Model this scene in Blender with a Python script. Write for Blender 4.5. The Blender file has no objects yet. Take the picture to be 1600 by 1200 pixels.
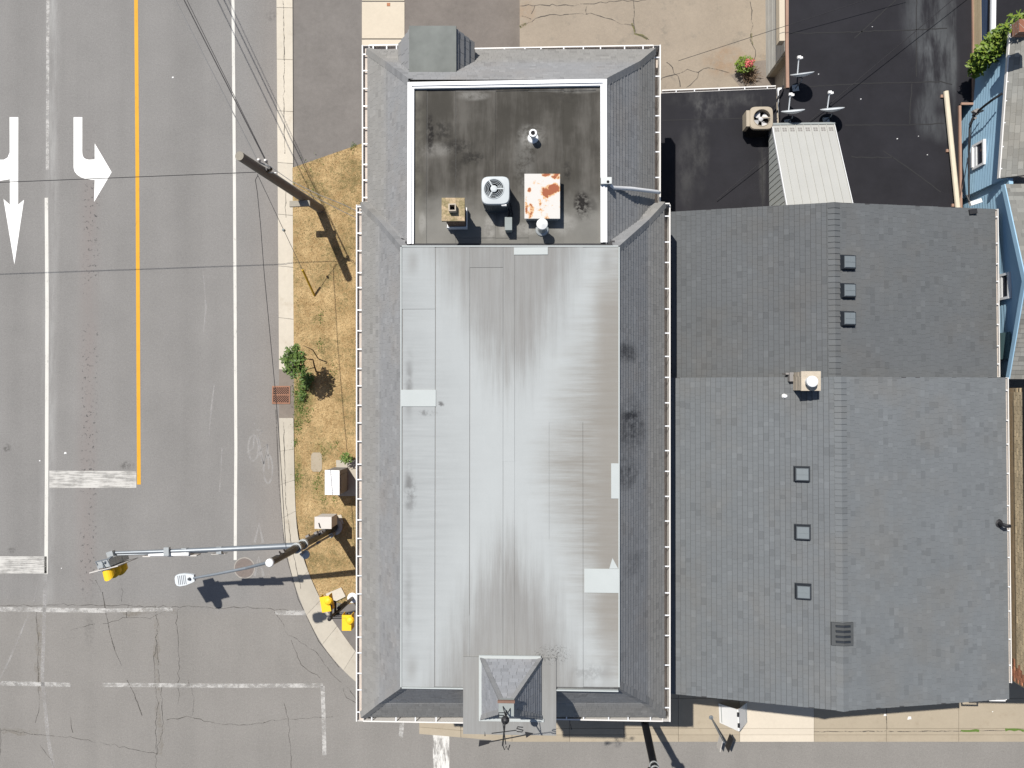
import bpy, math, random
import numpy as np
from mathutils import Vector, Matrix

random.seed(7)
rng = np.random.default_rng(11)
R = math.radians
scene = bpy.context.scene
col = scene.collection

# ------------------------------------------------------------------ camera, sky, sun, exposure
CAM_H, FPX, NADIR = 26.0, 1110.0, (842.0, 618.0)
cam_data = bpy.data.cameras.new('camera')
cam_data.sensor_width = 36.0
cam_data.lens = 36.0 * FPX / 1600.0
cam_data.clip_end = 1000.0
cam = bpy.data.objects.new('camera', cam_data)
col.objects.link(cam)
_nad = Vector((NADIR[0] - 800.0, -(NADIR[1] - 600.0), -FPX)).normalized()
CAM_Q = _nad.rotation_difference(Vector((0, 0, -1)))
cam.location = (0, 0, CAM_H)
cam.rotation_mode = 'QUATERNION'
cam.rotation_quaternion = CAM_Q
scene.camera = cam

SUN_DIR = Vector((0.31, -0.48, -1.0)).normalized()      # the way the light travels
world = bpy.data.worlds.new('World')
scene.world = world
world.use_nodes = True
wn = world.node_tree
wn.nodes.clear()
sky = wn.nodes.new('ShaderNodeTexSky')
sky.sky_type = 'NISHITA'
sky.sun_disc = False
sky.sun_elevation = math.asin(-SUN_DIR.z)
sky.sun_rotation = math.atan2(-SUN_DIR.x, -SUN_DIR.y) % (2 * math.pi)
sky.air_density = 1.0
sky.dust_density = 1.0
bg = wn.nodes.new('ShaderNodeBackground')
bg.inputs['Strength'].default_value = 0.072
wo = wn.nodes.new('ShaderNodeOutputWorld')
wn.links.new(sky.outputs[0], bg.inputs[0])
wn.links.new(bg.outputs[0], wo.inputs[0])

sun_data = bpy.data.lights.new('sun', 'SUN')
sun_data.energy = 4.65
sun_data.angle = R(0.53)
sun_data.color = (1.0, 0.955, 0.89)
sun = bpy.data.objects.new('sun', sun_data)
sun.rotation_mode = 'QUATERNION'
sun.rotation_quaternion = SUN_DIR.to_track_quat('-Z', 'Y')
sun.location = (0, 0, 60)
col.objects.link(sun)

scene.view_settings.view_transform = 'Standard'
scene.view_settings.look = 'None'
scene.view_settings.exposure = 0.45
scene.view_settings.gamma = 1.0
scene.view_settings.use_curve_mapping = False


ZE, ZK, ZT = 6.6, 7.3, 8.75          # main building: eave, kink of the slopes, flat roof
RE, RK, RT, RZ = 6.5, 7.25, 8.6, 8.55   # its rear section


def P(px, py, z=0.0):
    """world point at height z seen at photograph pixel (px, py)"""
    d = CAM_Q @ Vector((px - 800.0, -(py - 600.0), -FPX))
    t = (z - CAM_H) / d.z
    return Vector((d.x * t, d.y * t, z))


# ------------------------------------------------------------------ mesh builder
class MB:
    def __init__(s):
        s.v, s.f, s.t = [], [], []

    def face(s, pts, tint=None):
        n = len(s.v)
        s.v.extend([tuple(p) for p in pts])
        s.f.append(tuple(range(n, n + len(pts))))
        s.t.append(random.random() if tint is None else tint)

    def raw(s, vs, fs, tint=None):
        n = len(s.v)
        s.v.extend([tuple(p) for p in vs])
        t = random.random() if tint is None else tint
        for f in fs:
            s.f.append(tuple(i + n for i in f))
            s.t.append(t)
        return s

    def obox(s, o, ax, ay, az, tint=None):
        o, ax, ay, az = Vector(o), Vector(ax), Vector(ay), Vector(az)
        if ax.cross(ay).dot(az) < 0:
            ax, ay = ay, ax
        vs = [o, o + ax, o + ax + ay, o + ay, o + az, o + ax + az, o + ax + ay + az, o + ay + az]
        return s.raw(vs, [(3, 2, 1, 0), (4, 5, 6, 7), (0, 1, 5, 4), (1, 2, 6, 5), (2, 3, 7, 6), (3, 0, 4, 7)], tint)

    def box(s, c, size, rz=0.0, tint=None):
        c = Vector(c)
        m = Matrix.Rotation(rz, 3, 'Z')
        ax, ay, az = m @ Vector((size[0], 0, 0)), m @ Vector((0, size[1], 0)), Vector((0, 0, size[2]))
        return s.obox(c - ax / 2 - ay / 2 - az / 2, ax, ay, az, tint)

    def prism(s, poly, dz, tint=None):
        """poly: list of world points (top face); extruded down by dz"""
        poly = [Vector(p) for p in poly]
        a = sum((poly[i].x * poly[(i + 1) % len(poly)].y - poly[(i + 1) % len(poly)].x * poly[i].y) for i in range(len(poly)))
        if a < 0:
            poly = poly[::-1]
        n = len(poly)
        low = [p - Vector((0, 0, dz)) for p in poly]
        fs = [tuple(range(n)), tuple(range(2 * n - 1, n - 1, -1))]
        for i in range(n):
            j = (i + 1) % n
            fs.append((i, i + n, j + n, j))
        return s.raw(poly + low, fs, tint)

    def frustum(s, low, top, cap=True, tint=None):
        n = len(low)
        fs = [(i, (i + 1) % n, n + (i + 1) % n, n + i) for i in range(n)]
        if cap:
            fs.append(tuple(range(n, 2 * n)))
            fs.append(tuple(range(n - 1, -1, -1)))
        return s.raw(list(low) + list(top), fs, tint)

    def tube(s, path, r, n=8, caps=True, tint=None):
        path = [Vector(p) for p in path]
        rs = r if isinstance(r, (list, tuple)) else [r] * len(path)
        vs, fs = [], []
        prev = None
        for i, p in enumerate(path):
            a = path[max(i - 1, 0)]
            b = path[min(i + 1, len(path) - 1)]
            t = (b - a).normalized()
            if prev is None:
                up = Vector((0, 0, 1)) if abs(t.z) < 0.9 else Vector((0, 1, 0))
                prev = t.cross(up).normalized()
            e1 = (prev - t * prev.dot(t)).normalized()
            prev = e1
            e2 = t.cross(e1)
            for k in range(n):
                an = 2 * math.pi * k / n
                vs.append(p + (e1 * math.cos(an) + e2 * math.sin(an)) * rs[i])
        for i in range(len(path) - 1):
            for k in range(n):
                k2 = (k + 1) % n
                fs.append((i * n + k, i * n + k2, (i + 1) * n + k2, (i + 1) * n + k))
        if caps:
            fs.append(tuple(range(n - 1, -1, -1)))
            fs.append(tuple((len(path) - 1) * n + k for k in range(n)))
        return s.raw(vs, fs, tint)

    def lathe(s, c, prof, n=20, tint=None):
        """prof: list of (r, z) from the bottom up, closed by discs"""
        c = Vector(c)
        vs, fs = [], []
        for (r, z) in prof:
            for k in range(n):
                an = 2 * math.pi * k / n
                vs.append(c + Vector((r * math.cos(an), r * math.sin(an), z)))
        for i in range(len(prof) - 1):
            for k in range(n):
                k2 = (k + 1) % n
                fs.append((i * n + k, i * n + k2, (i + 1) * n + k2, (i + 1) * n + k))
        fs.append(tuple(range(n - 1, -1, -1)))
        fs.append(tuple((len(prof) - 1) * n + k for k in range(n)))
        return s.raw(vs, fs, tint)

    def ribbon(s, path, w, tint=None):
        path = [Vector(p) for p in path]
        ws = w if isinstance(w, (list, tuple)) else [w] * len(path)
        vs, fs = [], []
        for i, p in enumerate(path):
            a, b = path[max(i - 1, 0)], path[min(i + 1, len(path) - 1)]
            t = (b - a)
            t.z = 0
            t.normalize()
            nn = Vector((-t.y, t.x, 0))
            vs += [p - nn * ws[i] / 2, p + nn * ws[i] / 2]
        for i in range(len(path) - 1):
            fs.append((2 * i, 2 * i + 2, 2 * i + 3, 2 * i + 1))
        return s.raw(vs, fs, tint)

    def build(s, name, mat, parent=None, smooth=False, kind=None, tint=False, base=None):
        me = bpy.data.meshes.new(name)
        off = world_off(parent) if parent else Vector(base) if base is not None else Vector((0, 0, 0))
        me.from_pydata([(v[0] - off.x, v[1] - off.y, v[2] - off.z) for v in s.v], [], s.f)
        if tint:
            at = me.attributes.new('tint', 'FLOAT', 'FACE')
            at.data.foreach_set('value', [0.02 + 0.97 * t for t in s.t])
        if smooth:
            me.polygons.foreach_set('use_smooth', [True] * len(me.polygons))
        me.materials.append(mat)
        me.update()
        o = bpy.data.objects.new(name, me)
        col.objects.link(o)
        if parent:
            o.parent = parent
        elif base is not None:
            o.location = off
        if kind:
            o['kind'] = kind
        return o


def world_off(o):
    w = Vector((0, 0, 0))
    while o:
        w += o.location
        o = o.parent
    return w


def tag(o, label=None, cat=None, group=None, kind=None):
    if label: o['label'] = label
    if cat: o['category'] = cat
    if group: o['group'] = group
    if kind: o['kind'] = kind
    return o


def thing(name, label, cat, loc, group=None):
    o = bpy.data.objects.new(name, None)
    o.empty_display_size = 0.2
    o.location = loc
    col.objects.link(o)
    return tag(o, label, cat, group)


def copy_tree(o, loc=None, rz=None, label=None, parent=None):
    c = o.copy()
    col.objects.link(c)
    if parent: c.parent = parent
    if loc is not None: c.location = loc
    if rz is not None: c.rotation_euler = (0, 0, rz)
    if label: c['label'] = label
    for ch in list(o.children):
        copy_tree(ch, parent=c)
    return c


# ------------------------------------------------------------------ material builder
class X:
    """a socket that understands arithmetic"""
    def __init__(s, nt, k): s.nt, s.k = nt, k

    def _m(s, op, *a, clamp=False):
        n = s.nt.nodes.new('ShaderNodeMath')
        n.operation = op
        n.use_clamp = clamp
        for i, q in enumerate(a):
            if isinstance(q, X): s.nt.links.new(q.k, n.inputs[i])
            else: n.inputs[i].default_value = q
        return X(s.nt, n.outputs[0])

    def __add__(s, o): return s._m('ADD', s, o)
    __radd__ = __add__
    def __sub__(s, o): return s._m('SUBTRACT', s, o)
    def __rsub__(s, o): return s._m('SUBTRACT', o, s)
    def __mul__(s, o): return s._m('MULTIPLY', s, o)
    __rmul__ = __mul__
    def __truediv__(s, o): return s._m('DIVIDE', s, o)
    def abs(s): return s._m('ABSOLUTE', s)
    def max(s, o): return s._m('MAXIMUM', s, o)
    def min(s, o): return s._m('MINIMUM', s, o)
    def pow(s, o): return s._m('POWER', s, o)
    def lt(s, o): return s._m('LESS_THAN', s, o)
    def gt(s, o): return s._m('GREATER_THAN', s, o)
    def clamp(s): return s._m('ADD', s, 0.0, clamp=True)

    def ss(s, a, b):
        n = s.nt.nodes.new('ShaderNodeMapRange')
        n.interpolation_type = 'SMOOTHSTEP'
        s.nt.links.new(s.k, n.inputs[0])
        n.inputs[1].default_value, n.inputs[2].default_value = a, b
        return X(s.nt, n.outputs[0])

    def bump(s, c, w):
        """1 at c, falling to 0 over w"""
        return (s - c).abs().ss(w, 0.0)


class Mat:
    def __init__(s, name, rough=0.85, spec=0.25, metal=0.0):
        s.m = bpy.data.materials.new(name)
        s.m.use_nodes = True
        s.nt = s.m.node_tree
        s.b = s.nt.nodes['Principled BSDF']
        s.b.inputs['Roughness'].default_value = rough
        s.b.inputs['Specular IOR Level'].default_value = spec
        s.b.inputs['Metallic'].default_value = metal
        g = s.nt.nodes.new('ShaderNodeNewGeometry')
        sep = s.nt.nodes.new('ShaderNodeSeparateXYZ')
        s.nt.links.new(g.outputs['Position'], sep.inputs[0])
        s.x, s.y, s.z = (X(s.nt, sep.outputs[i]) for i in range(3))
        s.pos = g.outputs['Position']

    def noise(s, scale=5, detail=3, rough=0.55, st=(1, 1, 1), off=0.0):
        mp = s.nt.nodes.new('ShaderNodeMapping')
        mp.inputs['Scale'].default_value = st
        mp.inputs['Location'].default_value = (off, off * 0.7, off * 0.3)
        s.nt.links.new(s.pos, mp.inputs[0])
        n = s.nt.nodes.new('ShaderNodeTexNoise')
        n.inputs['Scale'].default_value = scale
        n.inputs['Detail'].default_value = detail
        n.inputs['Roughness'].default_value = rough
        s.nt.links.new(mp.outputs[0], n.inputs['Vector'])
        return X(s.nt, n.outputs[0])

    def voro(s, scale=5, feature='F1', st=(1, 1, 1)):
        mp = s.nt.nodes.new('ShaderNodeMapping')
        mp.inputs['Scale'].default_value = st
        s.nt.links.new(s.pos, mp.inputs[0])
        n = s.nt.nodes.new('ShaderNodeTexVoronoi')
        n.feature = feature
        n.inputs['Scale'].default_value = scale
        s.nt.links.new(mp.outputs[0], n.inputs['Vector'])
        return X(s.nt, n.outputs['Distance'])

    def tint(s):
        """own random value of a piece: face attribute in joined meshes, object random for single pieces"""
        a = s.nt.nodes.new('ShaderNodeAttribute')
        a.attribute_name = 'tint'
        oi = s.nt.nodes.new('ShaderNodeObjectInfo')
        f = X(s.nt, a.outputs['Fac'])
        r = X(s.nt, oi.outputs['Random'])
        return f + f.lt(0.001) * r

    def rgb(s, c):
        n = s.nt.nodes.new('ShaderNodeRGB')
        n.outputs[0].default_value = (c[0], c[1], c[2], 1)
        return X(s.nt, n.outputs[0])

    def mix(s, a, b, f):
        n = s.nt.nodes.new('ShaderNodeMix')
        n.data_type = 'RGBA'
        n.clamp_factor = True
        if isinstance(f, X): s.nt.links.new(f.k, n.inputs[0])
        else: n.inputs[0].default_value = f
        for q, i in ((a, 6), (b, 7)):
            if isinstance(q, X): s.nt.links.new(q.k, n.inputs[i])
            else: n.inputs[i].default_value = (q[0], q[1], q[2], 1)
        return X(s.nt, n.outputs[2])

    def scale(s, c, f):
        """colour c times the scalar f"""
        n = s.nt.nodes.new('ShaderNodeVectorMath')
        n.operation = 'SCALE'
        if isinstance(c, X): s.nt.links.new(c.k, n.inputs[0])
        else: n.inputs[0].default_value = c[:3]
        if isinstance(f, X): s.nt.links.new(f.k, n.inputs['Scale'])
        else: n.inputs['Scale'].default_value = f
        return X(s.nt, n.outputs[0])

    def color(s, c):
        s.nt.links.new(c.k, s.b.inputs['Base Color'])
        return s

    def relief(s, h, strength=0.3, dist=0.01):
        n = s.nt.nodes.new('ShaderNodeBump')
        n.inputs['Strength'].default_value = strength
        n.inputs['Distance'].default_value = dist
        s.nt.links.new(h.k, n.inputs['Height'])
        s.nt.links.new(n.outputs[0], s.b.inputs['Normal'])
        return s

    def alpha(s, f):
        s.nt.links.new(f.k, s.b.inputs['Alpha'])
        return s

    def spots(s, lst):
        """sum of soft round masks, lst of (px, py, z, rx metres, ry metres, amount)"""
        tot = None
        for (px, py, z, rx, ry, am) in lst:
            p = P(px, py, z)
            dx, dy = (s.x - p.x) / rx, (s.y - p.y) / ry
            q = (dx * dx + dy * dy).ss(1.0, 0.0) * am
            tot = q if tot is None else tot + q
        return tot


def simple(name, c, rough=0.8, var=0.12, scale=4.0, fine=0.08, fscale=70.0, spec=0.25, metal=0.0, st=(1, 1, 1), tint=0.0, bump=0.0):
    m = Mat(name, rough, spec, metal)
    f = (m.noise(scale, 3, 0.6, st) - 0.5) * (2 * var) + (m.noise(fscale, 2) - 0.5) * (2 * fine) + 1.0
    if tint:
        f = f + (m.tint() - 0.5) * (2 * tint)
    m.color(m.scale(c, f))
    if bump:
        m.relief(m.noise(fscale, 2), bump, 0.01)
    return m.m


M = {}
# --- road asphalt
def road_material():
    m = Mat('asphalt_road', 0.9, 0.2)
    fine = m.noise(75, 2, 0.7)
    mid = m.noise(14, 3, 0.6)
    big = m.noise(0.55, 4, 0.6)
    lane = m.noise(1.3, 3, 0.6, (1.0, 0.07, 1))
    stone = m.voro(55)
    f = 1.0 + (fine - 0.5) * 0.55 + (m.noise(24, 3, 0.8) - 0.5) * 0.62 + (m.noise(11, 4, 0.75) - 0.5) * 0.25 + (mid - 0.5) * 0.18 + (big - 0.5) * 0.26 + (lane - 0.5) * 0.18 + (stone - 0.4) * 0.18
    gx = lambda px: P(px, 600).x
    # wheel paths and the tracks beside the lane line
    n2 = m.noise(2.0, 3, 0.6, (1, 0.2, 1), 3.0)
    f = f - m.x.bump(gx(287), 0.9) * 0.07 - m.x.bump(gx(190), 0.5) * 0.05 - m.x.bump(gx(25), 0.7) * 0.05
    c = m.scale((0.176, 0.171, 0.164), f)
    # drip line of the turn lane: brownish band with oily specks
    yb = m.y.ss(P(0, 960).y, P(0, 880).y) * m.y.ss(P(0, 150).y, P(0, 330).y)
    band = m.x.bump(gx(137), 0.62) * yb
    c = m.mix(c, (0.186, 0.163, 0.153), band * (n2 * 0.9))
    sp = m.noise(8.5, 3, 0.7).ss(0.585, 0.63) * m.x.bump(gx(140), 0.50).ss(0.1, 0.6) * yb * m.noise(0.7, 2, 0.5, (1, 1, 1), 9).ss(0.34, 0.52)
    c = m.mix(c, (0.050, 0.050, 0.050), sp * 0.8)
    # faded older paint beside the lane line
    halo = m.x.bump(gx(77), 0.42) * m.noise(3, 4, 0.7, (1, 0.12, 1), 5).ss(0.3, 0.75) * m.y.ss(P(0, 1050).y, P(0, 830).y)
    c = m.mix(c, (0.34, 0.34, 0.33), halo * 0.55)
    # browner, older surface in the crossing
    cross = m.y.ss(P(0, 925).y, P(0, 965).y)
    c = m.mix(c, m.scale((0.186, 0.176, 0.162), f), cross * 0.75)
    # gutter side dust
    dust = m.x.ss(gx(370), gx(440)) * m.y.ss(P(0, 1000).y, P(0, 850).y)
    c = m.mix(c, m.scale((0.192, 0.176, 0.160), f), dust * 0.7)
    st = m.spots([(198, 727, 0, .35, .2, .7), (11, 700, 0, .2, .2, .8), (18, 860, 0, .2, .15, .6), (140, 985, 0, .25, .7, .35), (425, 25, 0, .3, .3, .4)])
    c = m.mix(c, (0.07, 0.066, 0.062), st * m.noise(7, 3, 0.7).ss(0.4, 0.62))
    m.color(c)
    m.relief(fine + stone * 0.6, 0.35, 0.008)
    return m.m
M['road'] = road_material()
M['far_ground'] = simple('dusty_ground', (0.17, 0.15, 0.13), 0.95, 0.2, 0.4, 0.15, 30)

def asphalt2(name, c):
    m = Mat(name, 0.92, 0.15)
    f = 1.0 + (m.noise(70, 2, 0.7) - 0.5) * 0.45 + (m.noise(0.9, 5, 0.65) - 0.5) * 0.5 + (m.noise(5, 4, 0.7) - 0.5) * 0.35
    m.color(m.scale(c, f))
    m.relief(m.noise(80, 2, 0.7), 0.3, 0.008)
    return m.m
M['drive'] = asphalt2('driveway_asphalt', (0.149, 0.138, 0.128))
M['drive2'] = asphalt2('yard_asphalt', (0.146, 0.130, 0.117))
M['dirt'] = asphalt2('gutter_dirt', (0.175, 0.150, 0.128))

def concrete(name, c, stain=0.3, st=0.35):
    m = Mat(name, 0.9, 0.2)
    f = 1.0 + (m.noise(60, 2, 0.7) - 0.5) * 0.22 + (m.noise(1.2, 5, 0.65) - 0.5) * stain + (m.noise(9, 3, 0.6) - 0.5) * 0.12 + (m.tint() - 0.5) * 0.10
    k = m.noise(2.2, 5, 0.7, (1, 1, 1), 4).ss(0.55, 0.75)
    cc = m.mix(m.scale(c, f), m.scale((c[0] * .68, c[1] * .62, c[2] * .55), f), k * st)
    m.color(cc)
    m.relief(m.noise(60, 3, 0.7), 0.25, 0.006)
    return m.m
M['kerb'] = concrete('kerb_concrete', (0.46, 0.42, 0.35), 0.22, 0.35)
M['kerb_worn'] = concrete('worn_kerb_concrete', (0.37, 0.34, 0.285), 0.3, 0.45)
M['path'] = concrete('pale_path_concrete', (0.47, 0.415, 0.33), 0.12, 0.1)
M['walk'] = concrete('sidewalk_concrete', (0.305, 0.262, 0.198), 0.22, 0.35)
M['walk_new'] = concrete('new_sidewalk_concrete', (0.47, 0.42, 0.345), 0.1, 0.08)

def patio_material():
    m = Mat('patio_concrete', 0.92, 0.15)
    f = 1.0 + (m.noise(45, 3, 0.75) - 0.5) * 0.34 + (m.noise(18, 4, 0.8) - 0.5) * 0.36 + (m.noise(0.8, 5, 0.65) - 0.5) * 0.34 + (m.noise(8, 3, 0.6) - 0.5) * 0.14
    c = m.scale((0.250, 0.213, 0.168), f)
    k = m.spots([(1125, 112, 0, 1.0, .7, .55), (1180, 118, 0, .6, .5, .5), (820, 40, 0, .5, .6, .4)]) * m.noise(3, 4, 0.7).ss(0.3, 0.7)
    c = m.mix(c, m.scale((0.24, 0.15, 0.085), f), k)
    c = m.mix(c, m.scale((0.16, 0.145, 0.12), f), m.noise(1.7, 4, 0.7, (1, 1, 1), 8).ss(0.56, 0.72) * 0.55)
    m.color(c)
    m.relief(m.noise(50, 3, 0.75), 0.4, 0.01)
    return m.m
M['patio'] = patio_material()

def paint(name, c, wear=0.35, st=(1, 1, 1), lo=0.34, hi=0.5):
    m = Mat(name, 0.75, 0.3)
    n = m.noise(22, 5, 0.75, st)
    big = m.noise(1.6, 3, 0.6)
    m.color(m.scale(c, 1.0 + (m.noise(40, 2) - 0.5) * 0.2 + (big - 0.5) * 0.2))
    m.alpha((n + (big - 0.5) * 0.5).ss(lo, hi) * (1 - wear) + (1 - wear) * 0.0 if wear > 0.9 else ((n + (big - 0.5) * 0.5).ss(lo, hi) * wear + (1 - wear)))
    return m.m
M['white_line'] = paint('white_road_paint', (0.50, 0.49, 0.455), 0.45, (1, 0.3, 1), 0.28, 0.42)
M['arrow'] = paint('fresh_white_road_paint', (0.74, 0.74, 0.72), 0.12)
M['yellow_line'] = paint('yellow_road_paint', (0.53, 0.27, 0.018), 0.30, (1, 0.25, 1), 0.28, 0.40)
M['bar'] = paint('worn_stop_bar_paint', (0.43, 0.42, 0.395), 0.62, (0.05, 0.9, 1), 0.36, 0.58)
M['worn'] = paint('worn_crosswalk_paint', (0.55, 0.54, 0.51), 1.0, (0.5, 0.5, 1), 0.40, 0.62) if False else None

def worn_paint(name, c, lo, hi, st, mx):
    m = Mat(name, 0.8, 0.2)
    n = m.noise(14, 5, 0.8, st) + (m.noise(1.2, 3, 0.6) - 0.5) * 0.7
    m.color(m.scale(c, 1.0 + (m.noise(40, 2) - 0.5) * 0.2))
    m.alpha(n.ss(lo, hi) * mx)
    return m.m
M['worn'] = worn_paint('worn_crosswalk_paint', (0.46, 0.45, 0.43), 0.28, 0.72, (0.35, 0.5, 1), 0.85)
M['ladder'] = worn_paint('worn_ladder_paint', (0.58, 0.57, 0.54), 0.30, 0.55, (1.6, 0.15, 1), 0.95)
M['ghost'] = worn_paint('ghost_bike_paint', (0.40, 0.39, 0.38), 0.30, 0.7, (1, 1, 1), 0.55)
M['tar'] = worn_paint('dark_crack_line', (0.070, 0.064, 0.057), 0.30, 0.62, (1, 1, 1), 0.85)  # dark tone for crack lines and joints
M['crack_dust'] = worn_paint('crack_sand', (0.20, 0.172, 0.128), 0.40, 0.85, (1, 1, 1), 0.5)
M['moss'] = worn_paint('crack_moss', (0.13, 0.125, 0.05), 0.35, 0.6, (1, 1, 1), 0.85)

# --- lawn
def lawn_material():
    m = Mat('dry_lawn', 0.95, 0.1)
    n1, n2, n3 = m.noise(1.7, 5, 0.7), m.noise(9, 4, 0.75), m.noise(50, 3, 0.75)
    c = m.mix((0.265, 0.18, 0.085), (0.46, 0.335, 0.175), (n1 * 0.6 + n2 * 0.7).ss(0.48, 0.82))
    c = m.mix(c, (0.125, 0.105, 0.045), (n2 * 0.7 + m.noise(0.9, 4, 0.65, (1, 1, 1), 6) * 0.55).ss(0.58, 0.76) * 0.8)
    g = m.spots([(478, 610, 0, .5, 1.1, .9), (468, 640, 0, .35, 1.0, .8), (465, 740, 0, .25, 1.2, .7), (500, 760, 0, .4, .6, .5), (505, 700, 0, .5, .4, .4), (560, 218, 0, .6, .4, .8)])
    c = m.mix(c, (0.085, 0.105, 0.03), g * n2.ss(0.3, 0.62))
    c = m.scale(c, 0.05 + n3 * 0.4 + m.noise(14, 5, 0.85) * 1.55)
    m.color(c)
    m.relief(n3 + n2 * 2, 0.7, 0.03)
    return m.m
M['lawn'] = lawn_material()

def leafy(name, c1, c2, trans=True):
    m = Mat(name, 0.55, 0.3)
    m.color(m.scale(m.mix(c1, c2, m.tint()), 0.85 + m.noise(30, 2) * 0.3))
    return m.m
M['blade'] = leafy('dry_blades', (0.25, 0.18, 0.08), (0.58, 0.43, 0.225))
M['weed'] = leafy('green_weeds', (0.06, 0.11, 0.018), (0.13, 0.19, 0.045))
M['leaf'] = leafy('sapling_leaves', (0.035, 0.075, 0.012), (0.105, 0.16, 0.032))
M['vine'] = leafy('vine_leaves', (0.06, 0.12, 0.012), (0.17, 0.22, 0.03))
M['flower'] = leafy('red_petals', (0.38, 0.05, 0.06), (0.55, 0.12, 0.12))
M['twig'] = simple('twig_bark', (0.10, 0.068, 0.042), 0.9)
M['dry_twig'] = simple('dry_twig', (0.17, 0.12, 0.08), 0.9)

# --- roofs
def shingle_material(name, c, tint, stain=None, warm=None, rough=0.9, dark=(0.045, 0.046, 0.05)):
    m = Mat(name, rough, 0.2)
    t = m.tint()
    # most tabs close together, a few darker or lighter
    f = 1.0 + (t - 0.5) * tint + t.gt(0.95) * 0.06 - t.lt(0.07) * 0.085
    f = f + (m.noise(60, 2, 0.7) - 0.5) * 0.40 + (m.noise(0.6, 4, 0.6) - 0.5) * 0.22
    cc = m.scale(c, f)
    cc = m.mix(cc, m.scale((c[0] * 1.03, c[1] * 0.985, c[2] * 0.94), f), m.noise(0.7, 3, 0.6, (1, 1, 1), 3).ss(0.42, 0.75))
    if warm:
        # warmer tone towards the shallow foot of the slope
        zz = m.z.ss(warm[1], warm[0])
        cc = m.mix(cc, m.scale(warm[2], f), zz * 0.8)
    if stain:
        cc = m.mix(cc, m.scale(dark, f), m.spots(stain) * m.noise(3.5, 4, 0.7, (0.35, 1.5, 1)).ss(0.25, 0.7))
    m.color(cc)
    m.relief(m.noise(90, 2, 0.7), 0.4, 0.006)
    return m.m
M['slate'] = shingle_material('mansard_shingles', (0.196, 0.199, 0.203), 0.11,
    [(978, 552, 8.0, .45, .35, .9), (985, 672, 8.0, .6, .7, .9), (975, 735, 8.0, .45, .55, .8), (990, 880, 8.0, .4, .4, .45), (985, 640, 8.0, .4, .5, .5)],
    (7.0, 7.5, (0.195, 0.190, 0.178)))
M['shingle'] = shingle_material('gable_shingles', (0.120, 0.129, 0.135), 0.085)
M['shingle_north'] = shingle_material('gable_shingles_older', (0.093, 0.099, 0.103), 0.08)
M['turret_shingle'] = shingle_material('turret_shingles', (0.215, 0.222, 0.236), 0.16)
M['shingle_pale'] = shingle_material('pale_house_shingles', (0.175, 0.175, 0.162), 0.30)

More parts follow.
